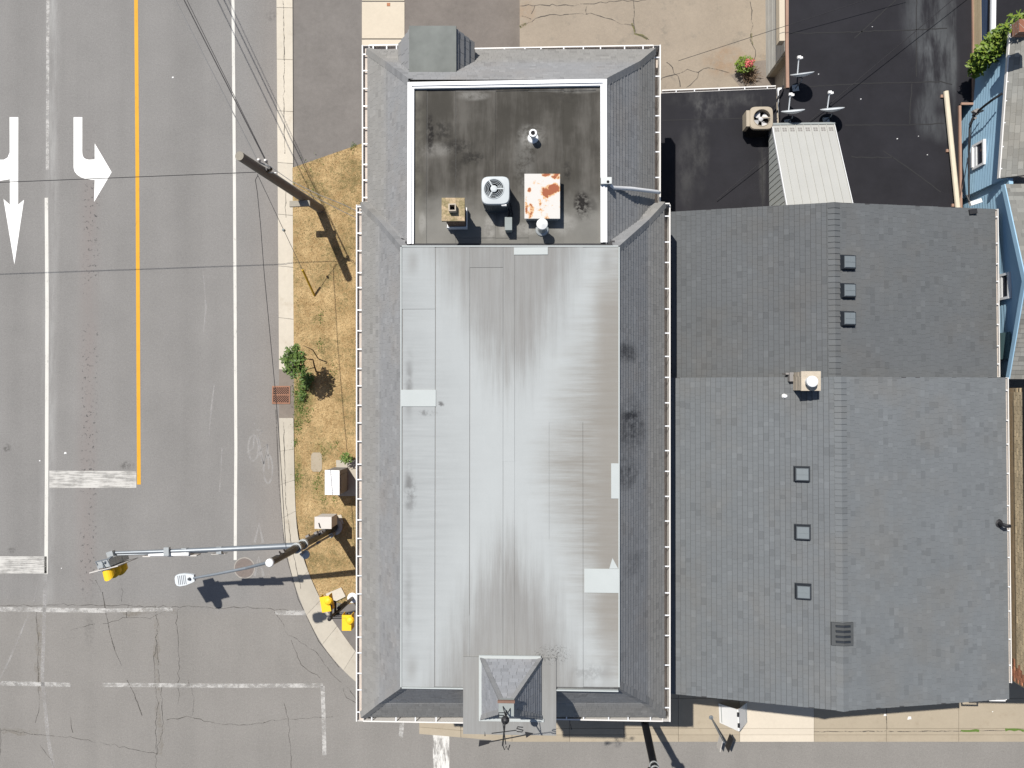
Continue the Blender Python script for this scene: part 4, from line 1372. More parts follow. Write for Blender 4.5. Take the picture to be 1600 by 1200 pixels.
def condenser(name, label, loc, half, h, m_case, m_side, m_blade, hole, nbl, spokes, rz=0.0, panel=None, bw=.9):
    root = thing(name, label, 'air conditioner', loc)
    x, y, z = loc
    n = 48
    top = rsq(0, 0, half, half * .3, n)
    circ = [(hole[0] + hole[2] * math.cos(2 * math.pi * (k + .5) / n), hole[1] + hole[2] * math.sin(2 * math.pi * (k + .5) / n)) for k in range(n)]
    # casing: louvred sides
    b = MB()
    o = [(q[0] * .95, q[1] * .95) for q in top]
    lo = [Vector((x + q[0], y + q[1], z + .08)) for q in o]; hi = [Vector((x + q[0], y + q[1], z + h - .05)) for q in o]
    b.frustum(lo, hi, cap=False)
    for k in range(0, n, 1):
        q = o[k]
        d = Vector((q[0], q[1], 0)).normalized()
        b.obox(Vector((x + q[0], y + q[1], z + .12)) - d * .004 - Vector((-d.y, d.x, 0)) * .006, d * .018, Vector((-d.y, d.x, 0)) * .012, (0, 0, h - .22))
    b.build('casing', m_side, root)
    b = MB()
    base = [Vector((x + q[0], y + q[1], z + .08)) for q in top]
    b.prism(base, .08); b.build('base_pan', m_side, root)
    # cover: rounded square with round opening and a skirt
    b = MB()
    T = [Vector((x + q[0] * .96, y + q[1] * .96, z + h)) for q in top]
    S = [Vector((x + q[0], y + q[1], z + h - .03)) for q in top]
    S2 = [Vector((x + q[0], y + q[1], z + h - .08)) for q in top]
    C = [Vector((x + q[0], y + q[1], z + h + .012)) for q in circ]
    C2 = [Vector((x + q[0], y + q[1], z + h - .22)) for q in circ]
    for k in range(n):
        j = (k + 1) % n
        b.face([T[k], T[j], C[j], C[k]]); b.face([S[k], S[j], T[j], T[k]]); b.face([S2[k], S2[j], S[j], S[k]]); b.face([C[k], C[j], C2[j], C2[k]])
    b.build('top_cover', m_case, root, smooth=False)
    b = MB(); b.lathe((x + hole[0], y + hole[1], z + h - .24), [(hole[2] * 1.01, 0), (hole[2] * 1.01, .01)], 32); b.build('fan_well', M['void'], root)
    b = MB()
    hc = Vector((x + hole[0], y + hole[1], z + h - .13))
    for k in range(nbl):
        a = 2 * math.pi * k / nbl + .6
        pts = []
        for (rr, da, zz) in ((.25, -.25, .02), (.92, -bw * .5, .035), (.95, bw * .42, -.04), (.6, bw * .5, -.04), (.25, .35, -.02)):
            pts.append(hc + Vector((math.cos(a + da) * rr * hole[2], math.sin(a + da) * rr * hole[2], zz)))
        b.face(pts); b.face([q - Vector((0, 0, .006)) for q in pts[::-1]])
    fan = b.build('fan', m_blade, root)
    b = MB(); b.lathe(hc, [(.26 * hole[2], -.06), (.26 * hole[2], .03), (.1 * hole[2], .05)], 16); b.build('fan_hub', m_blade, fan)
    b = MB()
    g0 = Vector((x + hole[0], y + hole[1], z + h + .015))
    for k in range(spokes):
        a = 2 * math.pi * k / spokes
        d = Vector((math.cos(a), math.sin(a), 0))
        b.obox(g0 - Vector((-d.y, d.x, 0)) * .012, d * hole[2], Vector((-d.y, d.x, 0)) * .024, (0, 0, .012))
    rings = (.99, .84, .69, .54) if spokes == 3 else (.99,)
    for rr in rings:
        b.tube([g0 + Vector((math.cos(2 * math.pi * k / 32), math.sin(2 * math.pi * k / 32), 0)) * hole[2] * rr for k in range(33)], .005 if rr < .9 else .012, 5, caps=False)
    g = b.build('fan_guard', m_case, root)
    if spokes == 3:
        b = MB(); b.lathe(g0, [(.34 * hole[2], .0), (.34 * hole[2], .015), (.2 * hole[2], .022)], 20); b.build('guard_boss', m_case, g)
    if panel:
        b = MB(); b.obox(*[Vector(q) if i else Vector(q) + Vector(loc) for i, q in enumerate(panel)]); b.build('service_panel', m_case, root)
    return root
pA = P(774, 297, RZ + .78); pA.z = RZ + .01
ac1 = condenser('air_conditioner', 'pale grey condenser with three-spoke fan guard on the dark rear roof', pA, .335, .76, M['ac_white'], M['ac_grey'], M['ac_blade'], (-.035, .03, .235), 4, 3)
b = MB(); w0 = pA + Vector((.14, -.355, .62)); b.obox(w0, (.12, 0, 0), (0, .03, 0), (0, 0, .1)); b.build('name_plate', M['white'], ac1)
# hatch
hz = RZ + .35
hq = [P(819.5, 341.5, hz), P(875, 341.5, hz), P(875, 271.5, hz), P(819.5, 271.5, hz)]
hat = thing('roof_hatch', 'white metal roof hatch box blotched with orange rust', 'roof hatch', P(847, 306, RZ))
b = MB(); b.prism(hq, .045); b.build('lid', M['rusty'], hat)
b = MB(); cxy = sum(hq, Vector()) / 4
b.prism([Vector((cxy.x + (p.x - cxy.x) * .93, cxy.y + (p.y - cxy.y) * .95, hz - .05)) for p in hq], hz - .05 - RZ); b.build('curb', M['galv'], hat)
b = MB(); pb2 = P(799, 366, RZ)
pbx = thing('switch_box', 'small grey electrical box beside the pale condenser and rusty hatch', 'electrical box', P(795, 352, RZ))
c = P(794.5, 350, RZ + .3)
b.box((c.x, c.y, RZ + .17), (.16, .30, .32)); b.build('housing', M['box_grey'], pbx)
b = MB(); b.box((c.x, c.y, RZ + .34), (.175, .315, .018)); b.build('lid', M['box_grey'], pbx)
b = MB(); b.tube([(c.x, c.y + .15, RZ + .15), (c.x + .02, c.y + .35, RZ + .06), (c.x - .02, c.y + .52, RZ + .2)], .022, 6); b.tube([(c.x + .05, c.y + .15, RZ + .12), (c.x + .09, c.y + .3, RZ + .05), (c.x + .05, c.y + .5, RZ + .3)], .018, 6); b.build('conduit', M['cable'], pbx)

# ================================================================== GABLE BUILDING (right)
gable = thing('gable_building', 'wide grey building with two shingled gable roof sections stepping at mid length', 'building', P(1310, 700, 0))
def gable_sec(x_l, x_r, x_ridge, y0, y1, ze, zr, mat, n_single, wallmat, yl0=None):
    """y0 = north, y1 = south pixel rows at eave"""
    NW, SW = P(x_l, y0[0], ze), P(x_l + y0[2], y1[0], ze)
    NE, SE = P(x_r, y0[1], ze), P(x_r + y0[3], y1[1], ze)
    ny, sy = (NW.y + NE.y) / 2, (SW.y + SE.y) / 2
    xw, xe = (NW.x + SW.x) / 2, (NE.x + SE.x) / 2
    xr = P(x_ridge, (y0[0] + y1[0]) / 2, zr).x
    nw, sw_, ne, se = Vector((xw, ny, ze)), Vector((xw, sy, ze)), Vector((xe, ny, ze)), Vector((xe, sy, ze))
    rn, rs = Vector((xr, ny, zr)), Vector((xr, sy, zr))
    b = MB()
    dz = up * .14
    vs = [nw, rn, ne, se, rs, sw_] + [q - dz for q in (nw, rn, ne, se, rs, sw_)]
    b.raw(vs, [(0, 5, 4, 1), (1, 4, 3, 2), (6, 7, 10, 11), (7, 8, 9, 10), (0, 1, 7, 6), (1, 2, 8, 7), (3, 4, 10, 9), (4, 5, 11, 10), (5, 0, 6, 11), (2, 3, 9, 8)])
    rf = b.build('roof_section', M['deck_dark'], gable)
    slopes = [(nw, sw_, rs, rn), (se, ne, rn, rs)]
    expo = .142
    allt = []
    for s in slopes:
        fr, tt = tabs(*s, expo, .10, .22)
        allt += [(fr, t) for t in tt]
    full = [k for k, (fr, t) in enumerate(allt) if abs((t[1] - t[0]) - (t[3] - t[2])) < 1e-4 and t[5] - t[4] > expo * .98]
    full.sort(key=lambda k: -(allt[k][1][1] - allt[k][1][0]))
    sing = set(full[:n_single])
    b = MB()
    for k, (fr, t) in enumerate(allt):
        if k in sing: put_single(fr, t, expo, mat, rf)
        else: put_tab(b, fr, t, .011, .0012, .003, .007)
    b.build('roof_shingles', mat, rf, kind='stuff', tint=True)
    dl = (sw_ - rs); dl.y = 0; dl.normalize()
    dr = (se - rs); dr.y = 0; dr.normalize()
    caps(rs, rn, dl, dr, .16, .17, mat, rf, 'ridge_shingle', .022)
    # walls under the eaves
    i = .28
    b = MB()
    vs = [Vector((xw + i, ny - i, 0)), Vector((xw + i, sy + i, 0)), Vector((xe - i, sy + i, 0)), Vector((xe - i, ny - i, 0))]
    b.prism([Vector((q.x, q.y, ze - .12)) for q in vs], ze - .12)
    k0 = (zr - ze) / (xr - xw) * (i)
    for yy in (ny - i, sy + i):
        d = .02 if yy > sy + i + 1 else -.02
        b.raw([(xw + i, yy, ze - .125), (xe - i, yy, ze - .125), (xr, yy, zr - .16), (xw + i, yy - d * 3, ze - .125), (xe - i, yy - d * 3, ze - .125), (xr, yy - d * 3, zr - .16)], [(0, 1, 2), (5, 4, 3), (0, 3, 4, 1), (1, 4, 5, 2), (2, 5, 3, 0)])
    b.build('wall', wallmat, gable)
    return dict(xw=xw, xe=xe, xr=xr, ny=ny, sy=sy, ze=ze, zr=zr, rf=rf)
GN = gable_sec(1041, 1556, 1304, (329, 329, 1, 1), (620, 620), 4.95, 5.85, M['shingle_north'], 110, M['cream'])
GS = gable_sec(1046, 1571, 1315, (590, 590, 3, 5), (1088, 1088), 5.3, 6.25, M['shingle'], 185, M['cream'])
# gutters on the east and west eaves
gutter(gable, (GN['xe'], GN['ny'], GN['ze']), (GN['xe'], GS['ny'] + .02, GN['ze']), (1, 0, 0), even(8), .085, .09, .02)
gutter(gable, (GS['xe'], GS['sy'] + .45, GS['ze']), (GS['xe'], GS['ny'], GS['ze']), (1, 0, 0), even(11), .085, .09, .02)
gutter(gable, (GS['xw'], GS['sy'], GS['ze']), (GS['xw'], GS['ny'], GS['ze']), (-1, 0, 0), even(8), .06, .09, .02, M['fascia'])
# wall pieces seen below the south eave: dark bay and a small framed hatch
def roof_z(G, x):
    return G['ze'] + (G['zr'] - G['ze']) * (1 - abs(x - G['xr']) / ((G['xr'] - G['xw']) if x < G['xr'] else (G['xe'] - G['xr'])))
b = MB(); p0 = P(1545, 1090, 3.2); p1 = P(1575, 1097, 3.2)
b.obox((p0.x, p1.y, 3.1), (p1.x - p0.x, 0, 0), (0, .04, 0), (0, 0, .05)); b.obox((p0.x, p1.y, 3.1), (.04, 0, 0), (0, .4, 0), (0, 0, .05)); b.obox((p1.x - .04, p1.y, 3.1), (.04, 0, 0), (0, .4, 0), (0, 0, .05))
b.build('sign_bracket', M['white'], gable)
b = MB(); p0 = P(1490, 1090, 3.0); b.box((p0.x, GS['sy'] + .2, 2.9), (.5, .25, .35)); b.build('wall_box', M['fascia'], gable)
# chimney on the south section
cz = 6.65
q = [P(1252, 610.5, cz), P(1282.5, 610.5, cz), P(1282.5, 580, cz), P(1252, 580, cz)]
cc = sum(q, Vector()) / 4
b = MB()
for lay in range(9):
    zz = 5.6 + lay * .115
    hw_ = (q[1].x - q[0].x) / 2 - .01
    for (ox, oy, sx, sy_) in ((-hw_, -hw_, hw_ * 2, .12), (-hw_, hw_ - .12, hw_ * 2, .12), (-hw_, -hw_ + .12, .12, hw_ * 2 - .24), (hw_ - .12, -hw_ + .12, .12, hw_ * 2 - .24)):
        b.obox((cc.x + ox + random.uniform(-.004, .004), cc.y + oy, zz), (sx, 0, 0), (0, sy_, 0), (0, 0, .108))
ch2 = b.build('chimney', M['chim_cream'], gable, tint=True)
b = MB(); b.prism([p + Vector((0, 0, 0)) for p in q], .06); b.build('chimney_cap', M['chim_cream'], ch2)
cf = P(1269, 596, cz + .2); cf.z = cz
b = MB(); b.lathe(cf, [(.12, 0), (.12, .14), (.155, .15), (.155, .2), (.145, .235), (.06, .26)], 20); b.build('flue_cap', M['pvc'], ch2, smooth=False)
b = MB(); b.obox((q[0].x - .13, cc.y + .0, 5.8), (.10, 0, 0), (0, hw_, 0), (0, 0, .35)); b.obox((q[0].x - .22, cc.y + hw_ - .06, 5.8), (.22, 0, 0), (0, .05, 0), (0, 0, .3)); b.build('flashing', M['fascia'], ch2)

# box vents
def box_vent_proto(label, p, slope):
    root = thing('roof_vent', label, 'roof vent', p, 'square vents on the shingled gable roof')
    x, y, z = p
    b = MB(); b.box((x, y, z + .02), (.44, .44, .02)); b.build('flange', M['vent_dark'], root)
    b = MB()
    b.frustum([Vector((x + a * .2, y + c * .2, z + .03)) for a, c in ((-1, -1), (1, -1), (1, 1), (-1, 1))], [Vector((x + a * .185, y + c * .185, z + .15)) for a, c in ((-1, -1), (1, -1), (1, 1), (-1, 1))]); b.build('body', M['vent_dark'], root)
    b = MB()
    b.frustum([Vector((x + a * .165, y + c * .165, z + .15)) for a, c in ((-1, -1), (1, -1), (1, 1), (-1, 1))], [Vector((x + a * .15, y + c * .15, z + .175)) for a, c in ((-1, -1), (1, -1), (1, 1), (-1, 1))]); hd = b.build('hood', M['vent_top'], root)
    b = MB(); b.obox((x - .15, y - .008, z + .175), (.3, 0, 0), (0, .016, 0), (0, 0, .008)); b.obox((x - .008, y + .008, z + .175), (.016, 0, 0), (0, .14, 0), (0, 0, .006)); b.build('hood_rib', M['vent_top'], hd)
    return root
vents = [(1327, 409, GN, 'square roof vent right of the ridge, highest of the row of three'), (1327, 453.5, GN, 'square roof vent right of the ridge, middle of the row of three'),
         (1327, 497.5, GN, 'square roof vent right of the ridge, lowest of the row of three'), (1256, 741.5, GS, 'square roof vent left of the ridge, nearest to the cream chimney'),
         (1257, 833, GS, 'square roof vent left of the ridge, middle one below the cream chimney'), (1258, 926, GS, 'square roof vent left of the ridge, nearest to the dark ridge ventilator')]
proto = None
for (px, py, G, lab) in vents:
    z = 6.0
    for _ in range(6):
        x = P(px, py, z + .16).x
        z = roof_z(G, x)
    p = P(px, py, z + .16); p.z = z - .01
    ang = math.atan2(G['zr'] - G['ze'], G['xr'] - G['xw'])
    if proto is None:
        proto = box_vent_proto(lab, p, 0); o = proto
    else:
        o = copy_tree(proto, p, 0, lab)
    o.rotation_euler = (0, ang if x > G['xr'] else -ang, 0)
# ridge ventilator
z = GS['zr']
p = P(1316.5, 992, z + .1); p.x = GS['xr']; p.z = z
rv = thing('ridge_ventilator', 'dark louvred ventilator box sitting across the ridge near the street end', 'roof vent', p)
b = MB(); ang = math.atan2(GS['zr'] - GS['ze'], GS['xr'] - GS['xw'])
for s in (-1, 1):
    d = Vector((s * math.cos(ang), 0, -math.sin(ang)))
    b.obox(p + Vector((0, -.31, .03)), d * .3, (0, .62, 0), (0, 0, .05))
b.build('cover', M['ridge_vent'], rv)
for k in range(4):
    yy = p.y - .22 + k * .14
    b = MB()
    for s in (-1, 1):
        d = Vector((s * math.cos(ang), 0, -math.sin(ang)))
        b.obox(p + Vector((0, yy - p.y, .08)), d * .2, (0, .045, 0), (0, 0, .04))
    b.build('louvre', M['vent_dark'], rv)
# debris / plumbing
p = P(1560, 818, roof_z(GS, P(1560, 818, 5.4).x)); p.z = roof_z(GS, p.x)
bt = thing('soil_pipe', 'short black vent pipe standing near the right eave of the gable roof', 'vent pipe', p)
b = MB(); b.lathe(p, [(.13, .0), (.11, .02), (.05, .04), (.05, .26)], 14); b.build('pipe', M['black'], bt)
b = MB(); b.tube([p + Vector((0, 0, .24)), p + Vector((.06, -.02, .3)), p + Vector((.14, -.02, .28))], .05, 8); b.build('elbow', M['black'], bt)
p = P(1227, 619, 6.0); p.z = roof_z(GS, p.x) + .01
b = MB()
outl = [(math.cos(a) * .09 * random.uniform(.7, 1.1), math.sin(a) * .08 * random.uniform(.7, 1.1)) for a in [k * .6283 for k in range(10)]]
lo = [p + Vector((q[0], q[1], .0)) for q in outl]; hi = [p + Vector((q[0] * .6, q[1] * .6, .05)) for q in outl]
b.frustum(lo, hi)
tag(b.build('stone_chip', M['white'], base=p), 'small white stone lying on the shingles left of the cream chimney', 'stone')

# ================================================================== BLACK FLAT-ROOF BUILDING
fz, fz2 = 3.3, 3.05
flat_b = thing('flat_roof_building', 'low building with black tar roof and brown edge behind the gable building', 'building', P(1370, 150, 0))
R1 = [(1230, -160), (1519, -160), (1521, 60), (1520.5, 161), (1498.5, 163), (1500, 345), (1505, 420), (1219, 420), (1219, 140), (1230, 137)]
b = MB(); b.prism(poly(R1, fz), .12); b.build('roof', M['black_roof'], flat_b)
R2 = [(1026, 147), (1213, 139), (1219, 420), (1026, 420)]
b = MB(); b.prism(poly(R2, fz2), .12); b.build('lower_roof', M['black_roof'], flat_b)
ww = [P(1249, -160, (fz - .12)), P(1508, -160, (fz - .12)), P(1508, 158, (fz - .12)), P(1488, 166, (fz - .12)), P(1492, 410, (fz - .12)), P(1240, 410, (fz - .12)), P(1240, 138, (fz - .12)), P(1249, 120, (fz - .12))]
b = MB(); b.prism(ww, (fz - .12)); b.build('wall', M['cream_dull'], flat_b)
b = MB(); b.prism([P(1045, 155, (fz2 - .12)), P(1216, 150, (fz2 - .12)), P(1230, 400, (fz2 - .12)), P(1045, 400, (fz2 - .12))], (fz2 - .12)); b.build('lower_wall', M['cream_dull'], flat_b)
def rim(pts, z, w, h, mat, name):
    b = MB()
    for i in range(len(pts) - 1):
        a, c = P(*pts[i], z), P(*pts[i + 1], z)
        t = (c - a).normalized(); nn = Vector((-t.y, t.x, 0))
        b.obox(a - nn * w / 2, c - a, nn * w, up * h)
    return b.build(name, mat, flat_b)
rim([(1229, -160), (1229, 70), (1230, 138)], fz + .002, .09, .06, M['pink_trim'], 'roof_edge')
rim([(1517.5, -160), (1520, 60), (1520, 158)], fz + .002, .07, .06, M['pink_trim'], 'roof_edge')
rim([(1520, 163), (1500.5, 163)], fz + .002, .07, .06, M['pink_trim'], 'roof_edge')
rim([(1498.5, 166), (1500.5, 345)], fz + .002, .07, .06, M['pink_trim'], 'roof_edge')
rim([(1216.5, 139), (1219, 170), (1222, 205)], fz2 + .003, .13, .10, M['white_trim'], 'roof_edge')
gutter(flat_b, P(1034, 145.5, fz2), P(1212, 138.5, fz2), (0.03, 1, 0), even(5), .10, .09, .03)
# seams on the tar roof
b = MB()
for pl in ([(1236, 52), (1300, 51), (1425, 47), (1480, 44)], [(1290, 134), (1350, 130), (1420, 129), (1470, 128), (1488, 132)], [(1320, 196), (1420, 195), (1475, 193)], [(1425, 130), (1421, 194)], [(1330, 245), (1395, 246)], [(1380, 235), (1430, 270), (1470, 300)], [(1245, 136), (1290, 134)], [(1335, 60), (1400, 0)], [(1432, -20), (1432, 120)]):
    jp = jag(pl, .8, 8)
    b.ribbon([P(x, y, fz + .004) for (x, y) in jp], .03)
b.build('roof_seam', simple('dusty_seam', (0.030, 0.030, 0.031), 0.9, spec=0.1), flat_b, kind='stuff')
b = MB(); b.ribbon([P(x, y, fz2 + .004) for (x, y) in ((1034, 188), (1190, 184), (1215, 185))], .025); b.ribbon([P(x, y, fz2 + .004) for (x, y) in ((1189, 150), (1192, 330))], .03); b.build('roof_seam', bpy.data.materials['dusty_seam'], flat_b, kind='stuff')
b = MB()
for (px, py) in ((1279, 116), (1402, 217), (1449, 242), (1363, 42), (1345, 155), (1435, 213)):
    p = P(px, py, fz); s = random.uniform(.012, .022); b.frustum([p + Vector((a * s, c * s, 0)) for a, c in ((-1, -1), (1, -1), (1, 1), (-1, 1))], [p + Vector((a * s * .6, c * s * .5, s)) for a, c in ((-1, -1), (1, -1), (1, 1), (-1, 1))])
b.build('pebbles', M['white'], kind='stuff')
# west bay with siding boards, cream cornice
bay = MB()
y_s = P(1222, 66, 3.3).y
for k in range(9):
    yy = y_s + k * .55
bw_ = .14
bot = P(1197, 60, PZ).x; top_in = bot
prof = [(bot, 0.0), (top_in, 3.2)]
n_b = 8
for k in range(n_b):
    t0, t1 = k / n_b, (k + 1) / n_b
    z0_, z1_ = 3.1 * t0, 3.1 * t1 - .02
    x0_ = bot; 
    xoff = -.02 * (k % 1)
    o = MB(); 
    o.obox((bot - .012, y_s, z0_), (.10, 0, 0), (0, 6.0, 0), (0, 0, z1_ - z0_)); o.build('siding_board', M['white_siding'], flat_b)
b = MB(); b.obox((bot + .09, y_s - .002, 0), (P(1245, 30, 3.2).x - bot, 0, 0), (0, 6.0, 0), (0, 0, 3.1)); b.build('bay_wall', M['cream_dull'], flat_b)
c0_, c1_ = P(1218, 66, fz + .1), P(1226.5, 66, fz + .1)
b = MB(); b.obox((c0_.x, y_s, fz - .2), (c1_.x - c0_.x, 0, 0), (0, 6.0, 0), (0, 0, .30)); b.build('cornice', M['cream'], flat_b)
# cream pipe lying along the right edge
pc0, pc1 = P(1478, 143, fz + .12), P(1496.5, 325, fz + .12)
b = MB(); b.tube([pc0, pc1], .075, 10); pp_ = b.build('roof_pipe', M['cream_pipe'], base=(pc0 + pc1) / 2 - up * .12); tag(pp_, 'long straight cream pipe lying on the black roof beside the blue house', 'pipe')
b = MB()
for t in (.03, .5, .97):
    c = pc0.lerp(pc1, t); b.box((c.x, c.y, fz + .025), (.25, .09, .05))
b.build('pipe_support', M['pink_trim'], pp_)

# ribbed stair roof
shed = thing('stair_enclosure', 'small stair enclosure with white ribbed metal lean-to roof between two black roofs', 'roof enclosure', P(1265, 260, fz))
A_, B_ = P(1211.5, 197.5, 3.65), P(1307.5, 193, 3.65)
D_, C_ = P(1226.5, 330, 5.0), P(1329.5, 330, 5.0)
ny_ = (A_.y + B_.y) / 2
A_.y = B_.y = ny_
xl, xr_ = (A_.x + D_.x) / 2, (B_.x + C_.x) / 2
A_.x = D_.x = xl; B_.x = C_.x = xr_
npan = 8
sl = (D_ - A_)
nn = Vector((0, -sl.z, sl.y)).normalized()
if nn.z < 0: nn = -nn
for k in range(npan):
    u0, u1 = xl + (xr_ - xl) * k / npan, xl + (xr_ - xl) * (k + 1) / npan
    b = MB()
    b.obox(Vector((u0 + .003, A_.y, A_.z)), Vector((u1 - u0 - .022, 0, 0)), sl, nn * .012)
    b.obox(Vector((u1 - .019, A_.y, A_.z)), Vector((.016, 0, 0)), sl, nn * .034)
    pn = b.build('roof_panel', M['shed_metal'], shed)
    b = MB()
    for (i, j) in ((0, 0), (1, 0), (0, 1), (1, 1)):
        b.obox(Vector((u0 + .045 + i * .072, A_.y, A_.z)) + sl.normalized() * (.12 + j * .085) + nn * .012, (.055, 0, 0), sl.normalized() * .06, nn * .006)
    b.build('vent_slot', M['fascia'], pn)
b = MB()
b.raw([A_ - up * .01, D_ - up * .01, Vector((xl, D_.y, fz)), Vector((xl, A_.y, fz)), A_ + Vector((.05, 0, -.01)), D_ + Vector((.05, 0, -.01)), Vector((xl + .05, D_.y, fz)), Vector((xl + .05, A_.y, fz))], [(0, 3, 2, 1), (4, 5, 6, 7), (0, 1, 5, 4), (0, 4, 7, 3), (1, 2, 6, 5), (3, 7, 6, 2)])
b.raw([B_ - up * .01, C_ - up * .01, Vector((xr_, C_.y, fz)), Vector((xr_, B_.y, fz)), B_ + Vector((-.05, 0, -.01)), C_ + Vector((-.05, 0, -.01)), Vector((xr_ - .05, C_.y, fz)), Vector((xr_ - .05, B_.y, fz))], [(0, 1, 2, 3), (4, 7, 6, 5), (0, 4, 5, 1), (0, 3, 7, 4), (1, 5, 6, 2), (3, 2, 6, 7)])
b.obox((xl + .05, A_.y - .05, fz), (xr_ - xl - .1, 0, 0), (0, .05, 0), (0, 0, A_.z - fz - .02))
sw2 = b.build('side_wall', M['shed_wall'], shed)
b = MB()
for k in range(1, 16):
    t = k / 16
    yy = A_.y + (D_.y - A_.y) * t
    b.obox((xl - .012, yy - .012, fz), (.012, 0, 0), (0, .024, 0), (0, 0, (D_.z - A_.z) * t + A_.z - fz - .02))
b.build('wall_batten', M['shed_wall'], sw2)
for xx_ in (xl - .02, xr_):
    b = MB(); b.obox((xx_, A_.y, A_.z - .06), (.02, 0, 0), sl, (0, 0, .085)); b.build('rake_trim', M['white_trim'], shed)
b = MB(); b.obox((xl - .02, A_.y + .002, A_.z - .05), (xr_ - xl + .04, 0, 0), (0, .06, 0), (0, 0, .09)); b.build('eave_flashing', M['lead'], shed)

# satellite dishes
def dish(label, base, height, rz):
    root = thing('satellite_dish', label, 'satellite dish', base, 'white satellite dishes on the black roof')
    n, m = 28, 5
    el = R(24)
    c = Vector((0, 0, height))
    fwd = Vector((0, math.cos(el), math.sin(el))); upv = Vector((0, -math.sin(el), math.cos(el))); rt = Vector((1, 0, 0))
    b = MB()
    vs, fs = [], []
    for side in (0, 1):
        for i in range(m + 1):
            r = .345 * i / m
            for k in range(n):
                a = 2 * math.pi * k / n
                vs.append(c + rt * (r * math.cos(a)) + upv * (r * 1.05 * math.sin(a)) + fwd * (.75 * r * r - side * .012))
    for i in range(m):
        for k in range(n):
            j = (k + 1) % n
            fs.append((i * n + k, i * n + j, (i + 1) * n + j, (i + 1) * n + k))
            o = (m + 1) * n
            fs.append((o + i * n + j, o + i * n + k, o + (i + 1) * n + k, o + (i + 1) * n + j))
    for k in range(n):
        j = (k + 1) % n
        fs.append((m * n + k, m * n + j, (m + 1) * n + m * n + j, (m + 1) * n + m * n + k))
    b.raw(vs, fs)
    off = Vector(base)
    def fin(bb, name, mat, par=root, smooth=False):
        bb.v = [tuple(Vector(q) + off) for q in bb.v]
        return bb.build(name, mat, par, smooth=smooth)
    rf = fin(b, 'reflector', M['lamp'], smooth=True)
    b = MB(); b.tube([(0, -.10, 0), (0, -.10, height * .8), c - fwd * .06], .022, 8); fin(b, 'mast', M['steel_dark'])
    b = MB(); b.box((0, -.1, .01), (.2, .2, .02)); fin(b, 'foot', M['galv'])
    low = c - upv * .37 + fwd * .05
    lnb = c + fwd * .52 - upv * .28
    b = MB(); b.tube([low, lnb], .020, 8); arm = fin(b, 'feed_arm', M['lamp'])
    b = MB(); b.box(lnb + Vector((0, .02, .03)), (.10, .07, .07)); b.box(lnb + Vector((.05, -.02, .05)), (.09, .06, .06)); fin(b, 'receiver', M['white'], arm)
    root.rotation_euler = (0, 0, rz)
    return root
dish('white satellite dish at the brown edge of the black roof, farthest from the ribbed enclosure', P(1242, 133, fz), .62, R(8))
dish('white satellite dish behind the ribbed metal roof, nearer to the beige condenser', P(1230, 187, fz), .5, R(6))
dish('white satellite dish behind the ribbed metal roof, farther from the beige condenser', P(1290, 184, fz), .5, R(6))
pB = P(1190, 184, fz2 + .7); pB.z = fz2
ac2 = condenser('air_conditioner', 'beige condenser with pale four-blade fan on the lower black roof', pB, .36, .70, M['ac_beige'], M['void'], M['fan_pale'], (.01, -.0, .27), 4, 1, panel=((-.46, -.25, .25), (.10, 0, 0), (0, .5, 0), (0, 0, .42)), bw=1.0)

# service cables on the roof by the patio
def cable(name, pts, r, label, mat='cable', cat='cable', group=None, n=6):
    b = MB(); b.tube(pts, r, n)
    o = b.build(name, M[mat], base=pts[0])
    return tag(o, label, cat, group)
def sag(a, c, d, n=14):
    return [a.lerp(c, k / n) - up * (4 * d * (k / n) * (1 - k / n)) for k in range(n + 1)]
cable('service_cable', [P(1224, 134, fz + .1), P(1222, 142, fz + .15), P(1216, 153, fz + .1), P(1209, 165, fz), P(1206, 174, fz - .1)], .03, 'thick black cable looping from the roof corner to the beige condenser')
cable('cable_or_shadow_line', sag(P(1120, 312, fz2 + .1), P(1600, -95, 3.9), 0.0, 12), .010, 'thin black strand standing in for a wire shadow across the black roofs in one long slant')  # low strand drawn in place of the shadow of a wire out of view
cable('cable_or_shadow_line', sag(P(1060, 95, 3.4), P(1420, -22, 3.8), 0.0, 8), .008, 'thin dark strand imitating a wire shadow from the patio corner towards the black roof')  # second strand drawn as a wire's shadow, over the patio

# ================================================================== BLUE HOUSE
blue = thing('blue_house', 'blue sided house with grey shingle roof along the right edge', 'house', P(1400, 300, 0))
ez = 5.2
e0, e1, e2, e3 = P(1580, 38, ez), P(1562.5, 278, ez), P(1570, 288, ez), P(1577, 592, ez)
apex = P(1603, 438, ez + 1.0)
wx = lambda p, d=.22: Vector((p.x + d, p.y, p.z))
# north wing wall (slightly turned), siding boards
def wall_quad(a, c, z0, z1, th=.12):
    b = MB(); t = (c - a); t.z = 0
    nrm = Vector((-t.y, t.x, 0)).normalized()
    if nrm.x < 0: nrm = -nrm
    b.obox(Vector((a.x, a.y, z0)), t, nrm * th, up * (z1 - z0))
    return b
wA, wB = wx(e0, .17), wx(e1, .17)
wB2, wC = Vector((wB.x + .1, wB.y, ez)), wx(e3, .28)
b = wall_quad(wA, wB, 0, ez - .04); wn_ = b.build('wall', M['blue'], blue)
b = wall_quad(wB2 + Vector((0, -.002, 0)), wC, 0, ez - .04); 
